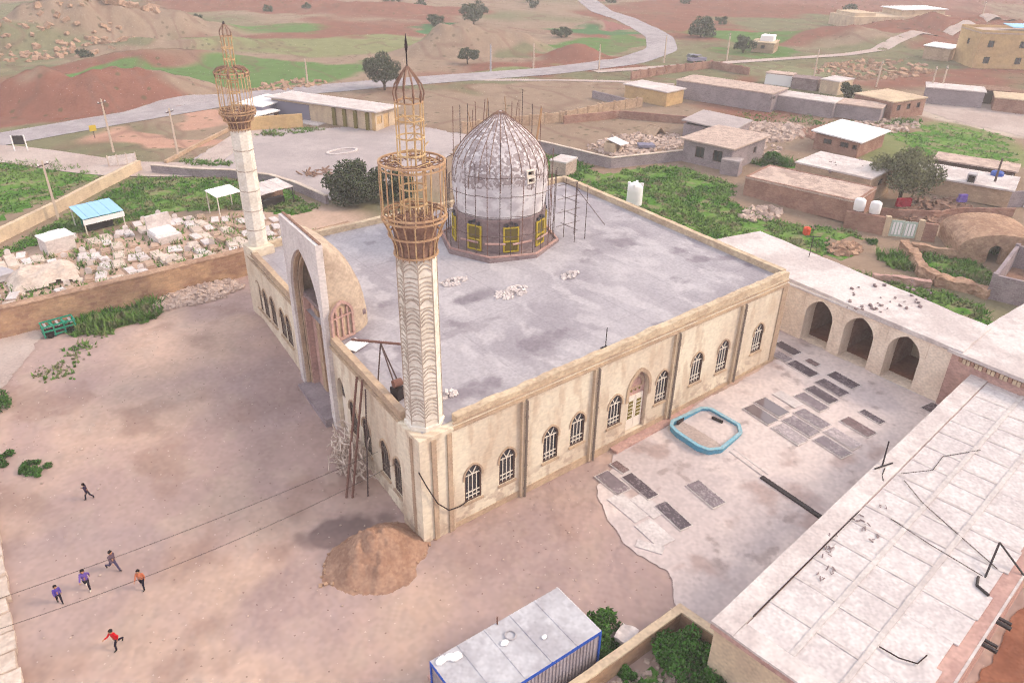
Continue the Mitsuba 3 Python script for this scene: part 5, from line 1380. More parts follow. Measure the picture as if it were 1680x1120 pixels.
bricks("rubble", "stony waste ground behind the house with two windows", 84, 41, 6.0, 420, z="g", seed=25, bsdf="m_rubble", cat_="rubble", size=(0.8, 0.5, 0.4), h=0.3)
bricks("rubble", "broken blocks lying along the far road verge left of the dark tree", 40, 112, 5.0, 70, z="g", seed=26, bsdf="m_ruin", cat_="rubble", size=(0.8, 0.5, 0.4), h=0.2)
bricks("rubble", "pale boulders on top of the rocky hill at the upper left", 29, 193, 8.0, 110, z="g", seed=27, bsdf="m_ruin", cat_="boulders", size=(2.2, 1.5, 1.2), h=0.6)
bricks("rubble", "boulders strewn over the slope at the upper left edge", 8, 176, 16.0, 170, z="g", seed=28, bsdf="m_ruin", cat_="boulders", size=(1.2, 0.8, 0.6), h=0.2)
bricks("rubble", "loose stones around the house with two windows", 73, 36, 5.0, 120, z="g", seed=50, bsdf="m_rubble", cat_="rubble", size=(0.5, 0.35, 0.25), h=0.1)
bricks("rubble", "broken blocks on the upper roof beside the big olive tree", 70.3, 19.6, 2.6, 24, z=4.4, seed=51, bsdf="m_drum", cat_="rubble", size=(0.6, 0.3, 0.2), h=0.1)
bricks("rubble", "clutter on the roof edge of the long brown walled house", 63.6, 19.0, 2.4, 26, z=3.65, seed=52, bsdf="m_drum", cat_="rubble", size=(0.9, 0.18, 0.12), h=0.1)
bricks("rubble", "rubble and bricks behind the white sheet roof", 92, 36, 4.0, 160, z="g", seed=53, bsdf="m_pink_brick", cat_="rubble", size=(0.6, 0.4, 0.3), h=0.2)
bricks("rubble", "stones strewn over the waste land before the yellow block", 150, 62, 12.0, 150, z="g", seed=54, bsdf="m_ruin", cat_="rubble", size=(1.2, 0.8, 0.5), h=0.1)
bricks("rubble", "stones below the brown brick house by the bare lane", 104, 33, 5.0, 150, z="g", seed=29, bsdf="m_rubble", cat_="rubble", size=(0.6, 0.4, 0.3), h=0.1)

# ------------------------------------------------------------------ small structures round the cemetery
def shelter(name, label, c, lx, ly, ang_, h, roof_b, tilt=0.1, fascia=None, posts="m_white_frame"):
    key = thing(name, label, "shelter")
    z = gz(*c); a = math.radians(ang_)
    ux, uy = np.array([math.cos(a), math.sin(a)]), np.array([-math.sin(a), math.cos(a)])
    n = 7
    for k in range(n):
        r = box((0, 0, 0), (lx / n - 0.03, ly, 0.05)); r.apply_translation((-lx / 2 + (k + 0.5) * lx / n, 0, 0.02 * (k % 2)))
        r.apply_transform(trimesh.transformations.rotation_matrix(tilt, [1, 0, 0])); r.apply_transform(trimesh.transformations.rotation_matrix(a, [0, 0, 1])); r.apply_translation((*c, z + h))
        part(key, "roof_sheet", r, roof_b)
    for sx in (-1, 1):
        for sy in (-1, 1):
            p = np.array(c) + ux * sx * (lx / 2 - 0.12) + uy * sy * (ly / 2 - 0.12)
            part(key, "post", tube((p[0], p[1], z - 0.1), (p[0], p[1], z + h + sy * math.sin(tilt) * ly / 2 - 0.02), 0.055, 6), posts)
    if fascia:
        p = np.array(c) - uy * (ly / 2)
        part(key, "fascia", box((*p, z + h - math.sin(tilt) * ly / 2 - 0.35), (lx, 0.06, 0.5), ang_), fascia)
    return key


sh = shelter("shelter", "open shelter with a light blue roof in the cemetery", (-4.1, 55.2), 3.9, 3.3, 9, 1.9, "m_blue_roof", 0.14, "m_white")
part(sh, "low_wall", box((-3.9, 56.4, 2.5), (3.4, 0.2, 1.3), 9), "m_green_paint")
part(sh, "bench", box((-4.2, 54.8, 2.3), (2.4, 0.6, 0.7), 9), "m_black_metal")
shelter("shelter", "small white canopy just left of the far minaret", (7.6, 52.3), 2.9, 2.3, 12, 2.3, "m_white", 0.12)
s2 = shelter("shelter", "pinkish canopy over dark benches just right of the far minaret", (12.4, 52.0), 4.2, 2.9, 14, 2.0, "m_grave_white", 0.12, None, "m_black_metal")
part(s2, "bench", box((12.2, 51.6, 2.3), (3.2, 0.6, 0.75), 14), "m_black_metal")
part(s2, "back_panel", box((12.6, 53.0, 2.6), (3.6, 0.12, 1.3), 14), "m_rust_dark")
tb_ = thing("tomb", "white block tomb with a stepped top at the left of the cemetery", "tomb")
part(tb_, "block", rough(box((-8.6, 51.2, 2.5), (2.5, 2.0, 1.5), 12), 0.02, 0.6, 2), "m_grave_white")
part(tb_, "top_slab", box((-8.6, 51.2, 3.3), (2.65, 2.15, 0.12), 12), "m_white")
part(tb_, "step", box((-8.5, 51.6, 3.45), (1.1, 0.7, 0.18), 12), "m_white")
for k in range(2):
    part(tb_, "panel", box((-9.1 + 1.1 * k, 50.18 + 0.23 * k, 2.55), (0.9, 0.05, 1.0), 12), "m_grave")
tb2 = thing("tomb", "tall white tomb with a patterned reddish back panel in the cemetery", "tomb")
part(tb2, "base", box((0.2, 48.2, 2.2), (2.3, 2.6, 0.7), 8), "m_grave_white")
part(tb2, "step", box((0.15, 48.6, 2.65), (2.0, 1.7, 0.3), 8), "m_white")
part(tb2, "back_panel", box((0.1, 49.5, 3.2), (2.3, 0.25, 1.7), 8), "m_grave_white")
for k in range(9):
    part(tb2, "ornament", box((-0.7 + 0.8 * (k % 3), 49.34 + 0.11 * (k % 3), 2.9 + 0.42 * (k // 3)), (0.5, 0.08, 0.26), 8), "m_pink_plaster" if k % 2 else "m_parapet")
v, f, _ = sheet([(-13.6, 42.6), (-8.4, 42.4), (-8.0, 45.6), (-9.6, 47.2), (-13.4, 47.0)], 0, 0.2, 0.25, 12)
edge = np.clip(np.minimum(np.minimum(v[:, 0] + 13.8, -7.9 - v[:, 0]), np.minimum(v[:, 1] - 42.2, 47.3 - v[:, 1])) / 1.3, 0, 1)
v[:, 2] += 0.75 * edge * (0.5 + meshkit.fbm(v / 0.9, 4, 5)) + 0.25 * meshkit.fbm(v / 0.4, 3, 6) * edge
single("tomb_platform", "broad lumpy pinkish mound of old graves at the left end of the cemetery", "grave mound", (v, f), "m_grave", smooth=True)
single("grey_sheet", "grey folded sheets heaped at the left edge of the cemetery", "sheet heap", rough(box((-14.2, 46.5, 2.3), (2.4, 1.8, 0.6), 24), 0.16, 0.7, 5, 0.4), "m_grey_metal")
single("red_awning", "dark red pitched sheet leaning behind the cemetery wall", "sheet", extrude(Polygon([(-1.4, 0), (1.3, 0), (0.9, 0.85), (-0.6, 1.0)]), 0.12).apply_transform(frame_matrix([0.4, 37.0, 2.4], [1, 0.05])), "m_pink_brick")

# graves: every one an object of its own, built from three kinds
CEM = Polygon([(-26, 36.8), (-24, 47), (-14.5, 51.5), (-9, 53.2), (-5.7, 54.2), (2.7, 55.0), (8.5, 51.0), (12.8, 47.6), (10.5, 38.0), (6, 36.9)])
rng = np.random.default_rng(77)
protos = {}
for kind in range(6):
    tone = ["m_grave", "m_grave_white", "m_grave_brown"][kind % 3]
    l, w = [(1.7, 0.82), (1.5, 0.74), (1.2, 0.62)][kind % 3]
    base = rough(box((0, 0, 0.08), (l + 0.25, w + 0.25, 0.26)), 0.035, 0.5, kind, 0.4)
    slab = rough(box((0, 0, 0.26), (l, w, 0.12)), 0.02, 0.4, kind + 9, 0.4)
    head = rough(extrude(arch(0, 0.5, 0, 0.42, 0.62), 0.11).apply_transform(frame_matrix([l / 2 + 0.1, 0, 0.2], [0, 1])), 0.015, 0.3, kind)
    protos[kind] = (made(base, "m_grave_brown" if kind % 2 else tone), made(slab, tone), made(head, "m_grave_white") if kind >= 3 else None)
GL = ["cream grave with a flat slab among the crowded graves behind the mud wall", "whitish grave with a flat slab among the crowded graves behind the mud wall", "brownish small grave with a flat slab among the crowded graves behind the mud wall",
      "cream grave with an upright headstone among the crowded graves behind the mud wall", "whitish grave with an upright headstone among the crowded graves behind the mud wall", "brownish small grave with an upright headstone among the crowded graves behind the mud wall"]
taken = [(-8.6, 51.2, 2.3), (0.2, 48.3, 2.1), (-10.8, 44.5, 3.3), (-4.1, 55.2, 3.0), (-14.2, 46.5, 1.8), (7.6, 52.3, 1.8), (12.4, 52.0, 2.6), (0.4, 37.0, 1.2)]
y = 37.3
row = 0
while y < 55:
    x = -24 + 0.8 * (row % 2)
    while x < 13:
        gx_, gy_ = x + 0.2 * rng.normal(), y + 0.16 * x * 0.35 + 0.22 * rng.normal()
        kind = int(rng.integers(3)) + 3 * int(rng.random() < 0.22)
        if CEM.contains(Point(gx_, gy_)) and all(math.hypot(gx_ - a, gy_ - b) > r for a, b, r in taken) and rng.random() < 0.9:
            g = thing("grave", GL[kind], "grave", "crowded graves behind the mud wall")
            m = T4().translate([gx_, gy_, gz(gx_, gy_) - 0.05]).rotate([0, 0, 1], float(86 + 9 * rng.normal())).scale([1.0, 1.0, float(0.6 + 0.5 * rng.random())])
            for nm, pr in zip(("base", "slab", "headstone"), protos[kind]):
                if pr is not None:
                    part(g, nm, pr, None, to=m)
        x += 1.06 + 0.22 * rng.random()
    y += 1.82
    row += 1

# ------------------------------------------------------------------ village and yard objects
gc = thing("metal_cart", "teal green metal frame cart by the cemetery wall", "cart")
MG = np.array([-11.6, 33.4]); gz_ = gz(*MG)
for dx in (-1.05, -0.35, 0.35, 1.05):
    for dy in (-0.5, 0.5):
        part(gc, "post", box((MG[0] + dx, MG[1] + dy + 0.06 * dx, gz_ + 0.5), (0.09, 0.09, 0.9), 4), "m_green_paint")
for zz in (0.2, 0.55, 0.92):
    for dy in (-0.5, 0.5):
        part(gc, "rail", box((MG[0], MG[1] + dy, gz_ + zz), (2.2, 0.08, 0.1), 4), "m_green_paint")
    for dx in (-1.08, 1.08):
        part(gc, "rail", box((MG[0] + dx, MG[1] + 0.06 * dx, gz_ + zz), (0.08, 1.0, 0.1), 4), "m_green_paint")
part(gc, "bed", box((MG[0], MG[1], gz_ + 0.3), (2.1, 0.95, 0.12), 4), "m_black_metal")
for k in range(5):
    part(gc, "slat", box((MG[0] - 0.84 + 0.42 * k, MG[1], gz_ + 0.8), (0.16, 0.96, 0.06), 4 + 8 * (k % 2)), "m_green_paint" if k % 2 else "m_grey_metal")
for dx in (-0.7, 0.7):
    part(gc, "wheel", trimesh.creation.cylinder(0.25, 0.12, sections=16, transform=trimesh.transformations.translation_matrix((MG[0] + dx, MG[1] - 0.62, gz_ + 0.24)) @ trimesh.transformations.rotation_matrix(1.57, [1, 0, 0])), "m_dark")
house("block_hut", "small whitish hut just behind the back corner of the mosque roof", (46.2, 42.6), 2.8, 2.2, 20, 1.7, "m_rubble", "m_white_roof", 0.1, cat_="hut")
wt = thing("water_tank", "white plastic water tank standing beside the mosque roof edge", "water tank")
part(wt, "body", lathe([(0.8, 0), (0.86, 0.1), (0.86, 0.75), (0.82, 0.8), (0.86, 0.85), (0.86, 1.5), (0.82, 1.55), (0.86, 1.6), (0.84, 2.3), (0.62, 2.5), (0.3, 2.55)], 24, (45.0, 29.1, gz(45, 29.1) - 0.05)), "m_white", smooth=True)
part(wt, "lid", lathe([(0.3, 2.5), (0.32, 2.66), (0.05, 2.7)], 16, (45.0, 29.1, gz(45, 29.1) - 0.05)), "m_white")
for k in range(4):
    part(wt, "lug", box((45 + 0.72 * math.cos(k * 1.57 + .6), 29.1 + 0.72 * math.sin(k * 1.57 + .6), gz(45, 29.1) + 2.45), (0.3, 0.22, 0.3), math.degrees(k * 1.57 + .6)), "m_white")
for k, (x, y, lb) in enumerate(((60.9, 11.8, "left of two white tanks on the wall beside the metal gate"), (61.6, 10.4, "right of two white tanks on the wall beside the metal gate"))):
    t = thing("water_tank", lb, "water tank", "white tanks beside the gate")
    part(t, "body", lathe([(0.4, 0), (0.55, 0.06), (0.58, 0.6), (0.56, 1.15), (0.35, 1.3), (0.05, 1.32)], 18, (x, y, gz(x, y) + 1.9)), "m_white", smooth=True)
    part(t, "stand", box((x, y, gz(x, y) + 0.9), (0.9, 0.9, 2.0), -40), "m_pink_brick")
def barrel(x, y, z, b, lb, r=0.5, h=1.3):
    t = thing("barrel", lb, "barrel")
    part(t, "body", lathe([(r * 0.9, 0), (r, 0.1), (r, h * 0.45), (r * 0.96, h * 0.5), (r, h * 0.55), (r, h - 0.1), (r * 0.85, h)], 16, (x, y, z)), b, smooth=False)
    part(t, "lid", lathe([(r * 0.5, h - 0.01), (r * 0.48, h + 0.07), (0.02, h + 0.08)], 12, (x, y, z)), b)
barrel(86.0, 8.8, gz(86, 8.8) + 1.0, "m_barrel_blue", "tall blue barrel on the long white roof at the right", 0.7, 1.7)
barrel(54.5, 13.4, gz(54.5, 13.4), "m_red_orange", "red orange plastic drum in the grass by the brown walled house", 0.38, 0.8)
ac = thing("air_cooler", "grey box cooler on the long white roof", "cooler")
part(ac, "body", box((80.9, 9.5, gz(80.9, 9.5) + 2.6), (1.1, 0.9, 1.1), 15), "m_grey_metal")
part(ac, "grille", box((80.35, 9.3, gz(80.9, 9.5) + 2.6), (0.06, 0.7, 0.8), 15), "m_black_metal")
for k, (x, y, z, b, lb, s) in enumerate(((70.2, 11.6, 1.0, "m_red_cloth", "dark red cloth hanging on the fence under the olive tree", 1.7), (77.2, 8.4, 1.2, "m_purple_cloth", "purple cloth hanging in the yard below the long white roof", 1.0), (82.6, 6.2, 0.9, "m_white", "white bundle beside the wall below the long white roof", 1.2), (62.9, 44.6, 0.6, "m_grey_blue", "grey blue sheet lying in the open compound", 2.2))):
    single("cloth", lb, "cloth", rough(box((x, y, gz(x, y) + z), (s, 0.35 if k < 2 else s * 0.7, 0.9 if k < 2 else 0.35), -30), 0.12, 0.4, k, 0.3), b)
# yard fence of the house under the olive tree
wall_line("yard_fence", "broken brown fence of the yard below the long white roof", [(66.5, 12.0), (70.5, 8.2), (74.8, 7.0), (79.5, 3.6)], 1.0, 0.2, "m_pink_brick", seed=31, amp=0.12, sub=0.4)
bricks("yard_litter", "litter and household things in the yard below the long white roof", 73.5, 9.6, 4.2, 160, z="g", seed=32, bsdf="m_rust_dark", cat_="litter", size=(0.7, 0.5, 0.4), h=0.5)
bricks("yard_litter", "junk stored under the open shed behind the long white roof", 87.5, 13.5, 2.8, 90, z="g", seed=33, bsdf="m_drum", cat_="litter", size=(0.8, 0.5, 0.5), h=1.0)
hut = thing("shack", "small shack of pale sheets with a dark opening in the open compound", "shack")
part(hut, "roof", box((58.6, 45.8, gz(58, 46) + 1.5), (2.6, 2.2, 0.1), 20, (0.25, 0.1, 0)), "m_white")
MH = frame_matrix([57.5, 45.2, gz(58, 46)], [0.94, 0.34])
part(hut, "front_wall", plate(rect(0, -0.1, 2.3, 1.4).difference(rect(0.5, -0.2, 1.6, 1.1)), -0.1, 0, MH), "m_pale_wall")
part(hut, "side_wall", plate(rect(0, -0.1, 0.1, 1.4), -1.6, -0.101, MH), "m_pale_wall")
part(hut, "side_wall", plate(rect(2.2, -0.1, 2.3, 1.4), -1.6, -0.101, MH), "m_pale_wall")
part(hut, "back_wall", plate(rect(0.101, -0.1, 2.199, 1.4), -1.6, -1.5, MH), "m_pale_wall")
hut = thing("shack", "tent shaped shack of tan sheets at the back of the open compound", "shack")
for s in (-1, 1):
    part(hut, "sheet", box((69.6 + 0.6 * s, 49.4, gz(69, 49) + 0.8), (1.9, 2.4, 0.08), 0, (0, 0.75 * s, 0)), "m_tan_block")
car = thing("car", "small grey blue car parked beside the road bend", "car")
cx_, cy_, cz_ = 124.6, 88.9, gz(124.6, 88.9) + 0.1
part(car, "body", rough(box((cx_, cy_, cz_ + 0.55), (4.0, 1.65, 0.55), 165).subdivide().subdivide(), 0.02, 1, 1), "m_grey_blue")
part(car, "cabin", extrude(Polygon([(-1.2, 0), (1.1, 0), (0.6, 0.55), (-0.8, 0.55)]), 1.45).apply_transform(frame_matrix([cx_ - 0.2, cy_ + 0.75, cz_ + 0.82], [-1, 0.26])), "m_glass")
part(car, "roof", box((cx_, cy_, cz_ + 1.4), (1.5, 1.4, 0.08), 165), "m_grey_blue")
for dx in (-1.25, 1.25):
    for dy in (-0.8, 0.8):
        part(car, "wheel", trimesh.creation.cylinder(0.3, 0.2, sections=14, transform=trimesh.transformations.translation_matrix((cx_ + dx * 0.966 - dy * 0.26, cy_ - dx * 0.26 + dy * 0.966 - 0.0, cz_ + 0.3)) @ trimesh.transformations.rotation_matrix(math.radians(165), [0, 0, 1]) @ trimesh.transformations.rotation_matrix(1.57, [1, 0, 0])), "m_dark")
bricks("debris", "bent pipes and scrap lying on the pale lot", 21.2, 59.6, 1.6, 26, z="g", seed=35, bsdf="m_rust_dark", cat_="scrap", size=(1.6, 0.12, 0.12), h=0.25)
single("kerb_ring", "pale oval kerb lying on the lot", "kerb", trimesh.creation.annulus(1.25, 1.5, 0.2, sections=32, transform=trimesh.transformations.translation_matrix((28.0, 66.5, 2.0)) @ np.diag([1.5, 0.8, 1, 1])), "m_grave_white")
bb = thing("notice_board", "low white panel wall beside the side road at the left", "panel wall")
for k in range(3):
    part(bb, "panel", box((1.9 + 1.05 * k, 76.3 - 0.1 * k, 2.6), (1.0, 0.12, 1.2), -5), "m_grave_white")
for k in range(4):
    part(bb, "post", box((1.4 + 1.05 * k, 76.36 - 0.1 * k, 2.6), (0.14, 0.16, 1.5), -5), "m_grave")
sg = thing("road_sign", "dark road sign on two pale posts at the left road junction", "sign")
part(sg, "panel", box((-6.2, 90.0, 3.4), (1.3, 0.08, 1.1), -30), "m_black_metal")
for dx in (-0.7, 0.7):
    part(sg, "post", tube((-6.2 + dx, 90 - 0.4 * dx, 1.8), (-6.2 + dx, 90 - 0.4 * dx, 4.0), 0.08, 6), "m_white")
sg = thing("road_sign", "small yellow sign on a post by the main road at the left", "sign")
part(sg, "panel", box((3.0, 91.8, 3.3), (0.9, 0.06, 0.8), 10), "m_yellow")
part(sg, "post", tube((3.0, 91.9, 1.8), (3.0, 91.9, 3.7), 0.05, 5), "m_pole")


def utility_pole(x, y, h, label, arm=True, b="m_concrete", lean=(0, 0)):
    k = thing("utility_pole", label, "pole", "utility poles")
    z = gz(x, y) - 0.2
    m = box((0, 0, 0), (0.26, 0.26, h + 0.2))
    v = m.vertices.copy(); up = v[:, 2] > 0
    v[up, :2] *= 0.6
    v[up, :2] += lean
    m = trimesh.Trimesh(v, m.faces)
    m.apply_translation((x, y, z + h / 2 + 0.1))
    part(k, "shaft", m, b)
    if arm:
        part(k, "crossarm", box((x + lean[0], y + lean[1], z + h - 0.25), (1.3, 0.1, 0.12), 35), "m_pole")
        for d_ in (-0.55, 0.0, 0.55):
            part(k, "insulator", lathe([(0.05, 0), (0.07, 0.08), (0.02, 0.2)], 8, (x + lean[0] + d_ * 0.82, y + lean[1] + d_ * 0.57, z + h - 0.2)), "m_white")
    return k


utility_pole(9.6, 76.0, 6.2, "concrete pole standing beside the lane left of the far minaret")
utility_pole(-7.1, 59.8, 6.1, "concrete pole standing against the pale yellow wall at the left")
utility_pole(131.1, 63.7, 5.4, "pinkish pole right of the little white walled house")
utility_pole(132.5, 51.0, 4.8, "slanting pole behind the brown brick house", lean=(0.3, 0.0))
utility_pole(130.3, 39.6, 5.6, "left of the paired poles at the grey house")
utility_pole(131.6, 38.4, 5.8, "right of the paired poles at the grey house")
utility_pole(251.7, 86.1, 6.8, "tall pole at the top right beside the yellow block")
utility_pole(131.8, 86.4, 5.8, "thin pole beside the round dark tree near the road bend")
utility_pole(79.1, 103.6, 5.3, "pale blue pole at the roadside behind the dome", False, "m_cabin_white")
utility_pole(3.4, 83.0, 6.8, "pinkish pole in the red triangle between the two roads")
utility_pole(42.8, 110.6, 4.6, "thin pole on the road verge before the green field", False)
utility_pole(88.5, 101.5, 5.0, "thin roadside pole right of the pale blue pole", False)
utility_pole(99.5, 93.5, 5.0, "thin roadside pole at the start of the road bend", False)
utility_pole(117.5, 92.0, 5.6, "thin pole inside the road bend", False)
utility_pole(57.5, 100.8, 4.6, "thin pole beside the main road right of the dark roadside tree", False)
utility_pole(83.2, 7.8, 5.0, "dark pole rising in front of the long white roof", False, "m_pole")
utility_pole(84.2, 4.2, 4.4, "white lower pole by the grey wall at the right edge", False, "m_white")
wall_line("grey_wall", "grey wall at the right edge beyond the white lower pole", [(82.0, 5.5), (86.5, 3.6), (92, 1.0)], 1.9, 0.3, "m_grey_block", seed=40)
wall_line("grey_wall", "pale wall running back from the right end of the long white roof", [(84.6, 7.4), (91.0, 9.6), (97.0, 12.0)], 1.3, 0.3, "m_tan_block", seed=41)


# ------------------------------------------------------------------ vegetation
def tree(name, label, x, y, w, h, leaf="m_leaf_dark", n=2600, size=0.22, trunk=0.35, clumps=16, seed=0, cat_="tree", group=None, flatc=1.0):
    key = thing(name, label, cat_, group)
    rng = np.random.default_rng(seed + 500)
    clumps = int(clumps * 1.5)
    z = gz(x, y) - 0.1
    th = h * trunk
    pts = []
    cen = []
    for k in range(clumps):
        a = rng.random() * 6.28
        r = w / 2 * 0.86 * math.sqrt(rng.random())
        zz = th + (h - th) * (0.12 + 0.76 * rng.random() * (1 - 0.35 * (r / (w / 2))))
        cen.append((x + r * math.cos(a), y + r * math.sin(a), z + zz))
    cen = np.array(cen)
    rad = w * (0.08 + 0.13 * rng.random(clumps))
    for c, r in zip(cen, rad):
        m = max(12, int(n / clumps * (r / rad.mean()) ** 2))
        d = rng.normal(size=(m, 3)); d /= np.linalg.norm(d, axis=1, keepdims=True)
        pts.append(c + d * (r * (0.35 + 0.75 * rng.random((m, 1)) ** 0.5)) * [1, 1, 0.8 * flatc])
    pts = np.concatenate(pts)
    pts = pts[pts[:, 2] > z + 0.08]
    part(key, "crown", leaf_cloud(pts, size, rng), leaf)
    r0 = max(0.06, h * 0.035)
    ms = [pipe([(x, y, z - 0.2), (x + 0.05 * h * rng.normal() * .3, y, z + th * 0.6), (x + 0.1 * rng.normal(), y + 0.1 * rng.normal(), z + th * 1.1)], r0, 7)]
    for c in cen[:7]:
        ms.append(pipe([(x, y, z + th * 0.7), ((x + c[0]) / 2, (y + c[1]) / 2, z + th + (c[2] - z - th) * 0.35), tuple(c)], r0 * 0.42, 5))
    part(key, "trunk", cat(ms), "m_trunk")
    return key


tree("tree", "big dark tree beside the main road behind the near minaret", 52.3, 99.0, 6.6, 6.8, "m_leaf_dark", 4200, 0.24, 0.22, 20, 1)
tree("tree", "umbrella shaped tree on the tan slope above the main road", 80.3, 113.6, 4.6, 3.6, "m_leaf_dark", 2000, 0.2, 0.35, 12, 2, flatc=0.7)
tree("tree", "big olive green tree beside the long white roof in the village", 73.4, 13.6, 7.2, 6.3, "m_leaf_olive", 8000, 0.16, 0.3, 30, 3)
tree("bush", "big dark bush behind the left corner of the mosque roof", 20.3, 47.6, 6.6, 4.6, "m_leaf_dark", 6000, 0.2, 0.08, 26, 4, "bush")
tree("bush", "lower dark bush touching the mosque roof edge right of the big bush", 24.2, 46.2, 4.6, 3.9, "m_leaf_dark", 3500, 0.2, 0.08, 18, 5, "bush")
tree("tree", "dark purple tree between the cream house and the brown brick house", 114.4, 45.6, 4.2, 4.0, "m_leaf_dark", 1400, 0.22, 0.25, 12, 6)
tree("tree", "round dark tree left of the small far house", 144.2, 91.6, 5.0, 4.2, "m_leaf_dark", 1600, 0.25, 0.15, 12, 7)
tree("tree", "dark tree clump on the outside of the far road bend", 155.9, 114.6, 6.6, 5.6, "m_leaf_dark", 2200, 0.3, 0.12, 16, 8)
tree("tree", "large dark blue tree in the distant field above the dome", 118.8, 167.0, 8.0, 6.4, "m_leaf_dark", 2200, 0.34, 0.18, 16, 9)
tree("tree", "low dark tree left of the large blue tree above the dome", 107.4, 169.2, 5.2, 3.2, "m_leaf_dark", 1100, 0.3, 0.1, 10, 10)
tree("tree", "low dark tree at the foot of the red mound above the dome", 123.2, 133.4, 5.0, 2.8, "m_leaf_dark", 1100, 0.28, 0.1, 10, 11)
for k, (x, y, w, h, lb) in enumerate(((80, 223, 3.4, 2.2, "left of two small dark bushes on the far field track"), (93.5, 226, 4.0, 2.0, "right of two small dark bushes on the far field track"), (120, 212, 5, 3.4, "small far tree nearest the top above the near minaret"), (124, 225, 5, 3.4, "topmost far tree above the near minaret"), (129, 213, 4.4, 3.0, "far tree right of the topmost tree"), (170, 207, 5, 3.2, "far tree left of the point where the road leaves the picture"), (196, 192, 5, 3.2, "far tree where the road leaves the picture at the top"), (219, 174, 6, 3.6, "far dark trees at the top right of the road"), (183, 130, 4, 2.4, "far bush above the tree clump of the road bend"), (160, 190, 4, 2.6, "far bush in the field left of the road"), (16, 164, 3, 1.6, "dark bush on the slope of the rocky hill"), (-3, 152, 3, 1.6, "dark bush low on the slope at the left edge"), (252, 130, 5, 3, "far bush on the red land at the top right"), (50, 196, 3, 1.4, "dark bush right of the rocky hill"))):
    tree("bush" if h < 2.5 else "tree", lb, x, y, w, h, "m_leaf_dark", 420, 0.34, 0.12, 7, 30 + k, "bush" if h < 2.5 else "tree")
tree("shrub", "dense green shrub in the left part of the plot at the bottom", 5.5, -13.9, 3.2, 1.7, "m_leaf_green", 5200, 0.10, 0.05, 18, 60, "shrub")
tree("shrub", "dense green shrub in the middle of the plot at the bottom", 6.0, -15.7, 3.2, 1.7, "m_leaf_green", 5200, 0.10, 0.05, 18, 61, "shrub")
tree("shrub", "dense green shrub at the bottom edge of the plot beside the pale roof", 5.9, -17.5, 3.0, 1.6, "m_leaf_green", 4200, 0.10, 0.05, 18, 62, "shrub")
tree("shrub", "dense green shrub at the inner side of the plot beside the stones", 4.3, -15.6, 2.2, 1.3, "m_leaf_green", 3000, 0.10, 0.05, 14, 71, "shrub")
tree("shrub", "small green shrub at the back of the plot against the low wall", 2.7, -13.0, 1.3, 0.7, "m_leaf_green", 1300, 0.09, 0.05, 8, 63, "shrub")
tree("shrub", "green shrub growing between the container cabin and the tan wall", 3.6, -10.2, 2.1, 1.4, "m_leaf_green", 3400, 0.10, 0.05, 14, 64, "shrub")
tree("shrub", "low green shrub at the right corner of the container cabin", 2.9, -11.3, 1.2, 1.0, "m_leaf_green", 1500, 0.10, 0.05, 8, 65, "shrub")
tree("shrub", "low green weed bush at the left of the yard above the low wall", -15.9, 17.6, 1.7, 0.55, "m_leaf_green", 1500, 0.09, 0.05, 9, 66, "shrub")
tree("shrub", "green weed bush at the left edge of the yard, farther one", -16.9, 25.4, 2.2, 0.7, "m_leaf_green", 1700, 0.09, 0.05, 9, 67, "shrub")
tree("shrub", "green weed bush at the left edge of the yard, middle one", -17.3, 19.4, 1.4, 0.6, "m_leaf_green", 1200, 0.09, 0.05, 9, 68, "shrub")
tree("shrub", "green bush between the two window house and the white sheet roof", 71.5, 30.0, 3.2, 2.0, "m_leaf_green", 1800, 0.16, 0.05, 12, 69, "shrub")
tree("shrub", "green shrub on the bare ground by the metal gate", 58.6, 8.2, 1.3, 0.6, "m_leaf_green", 700, 0.1, 0.05, 8, 70, "shrub")

grass_patch([(-23, 45.5), (-12.9, 54.4), (-6.0, 60.6), (-1.0, 66.0), (3.0, 70.2), (8.0, 66.4), (12.0, 62.6), (14.8, 58.5), (15.8, 54.5), (16.6, 48.5), (13, 47.8), (8.5, 52.4), (2.7, 55.6), (-6, 54.6), (-14, 52.5), (-23, 47.5)], "green grass between the cemetery and the pale yellow wall", 16, 0.22, 0.6, 0.4, 1)
grass_patch([(-11.4, 32.4), (-8.6, 31.2), (-5.3, 31.8), (-3.9, 33.6), (-4.3, 34.7), (-10.5, 34.8)], "green grass patch along the foot of the cemetery wall", 34, 0.45, 0.35, 0.3, 2)
grass_patch([(-2.0, 36), (2, 35), (4, 35.2), (1, 34.9)], "thin strip of weeds at the foot of the cemetery wall near the mosque", 30, 0.3, 0.3, 0.2, 3)
grass_patch([(-50, 50), (-28, 52), (-13.5, 60.5), (-2.0, 71.8), (0.5, 74.6), (-3.0, 80.5), (-9, 87.5), (-22, 95), (-50, 84)], "green meadow beyond the pale yellow wall at the left edge", 9, 0.2, 0.9, 0.8, 4)
grass_patch([(50.2, 50), (50.6, 39.6), (60, 37.2), (61.0, 31), (60.5, 27.2), (57.4, 25.6), (55.2, 21.5), (55.6, 16.2), (59.6, 11.6), (58.3, 9.2), (55.5, 12), (53.6, 6.8), (52.2, 8.8), (47.4, 14.5), (44.6, 12.8), (43.4, 20), (38, 30), (36, 44), (44, 52)], "large green grass slope behind the arcade and the mosque roof", 16, 0.22, 0.6, 0.7, 5)
grass_patch([(49.0, 7.6), (51.3, 4.4), (52.4, 0.6), (53.6, -4.5), (50.5, -7.2), (44.0, -8.5), (43.4, 6)], "green grass strip directly behind the arcade roof", 18, 0.24, 0.5, 0.5, 6)
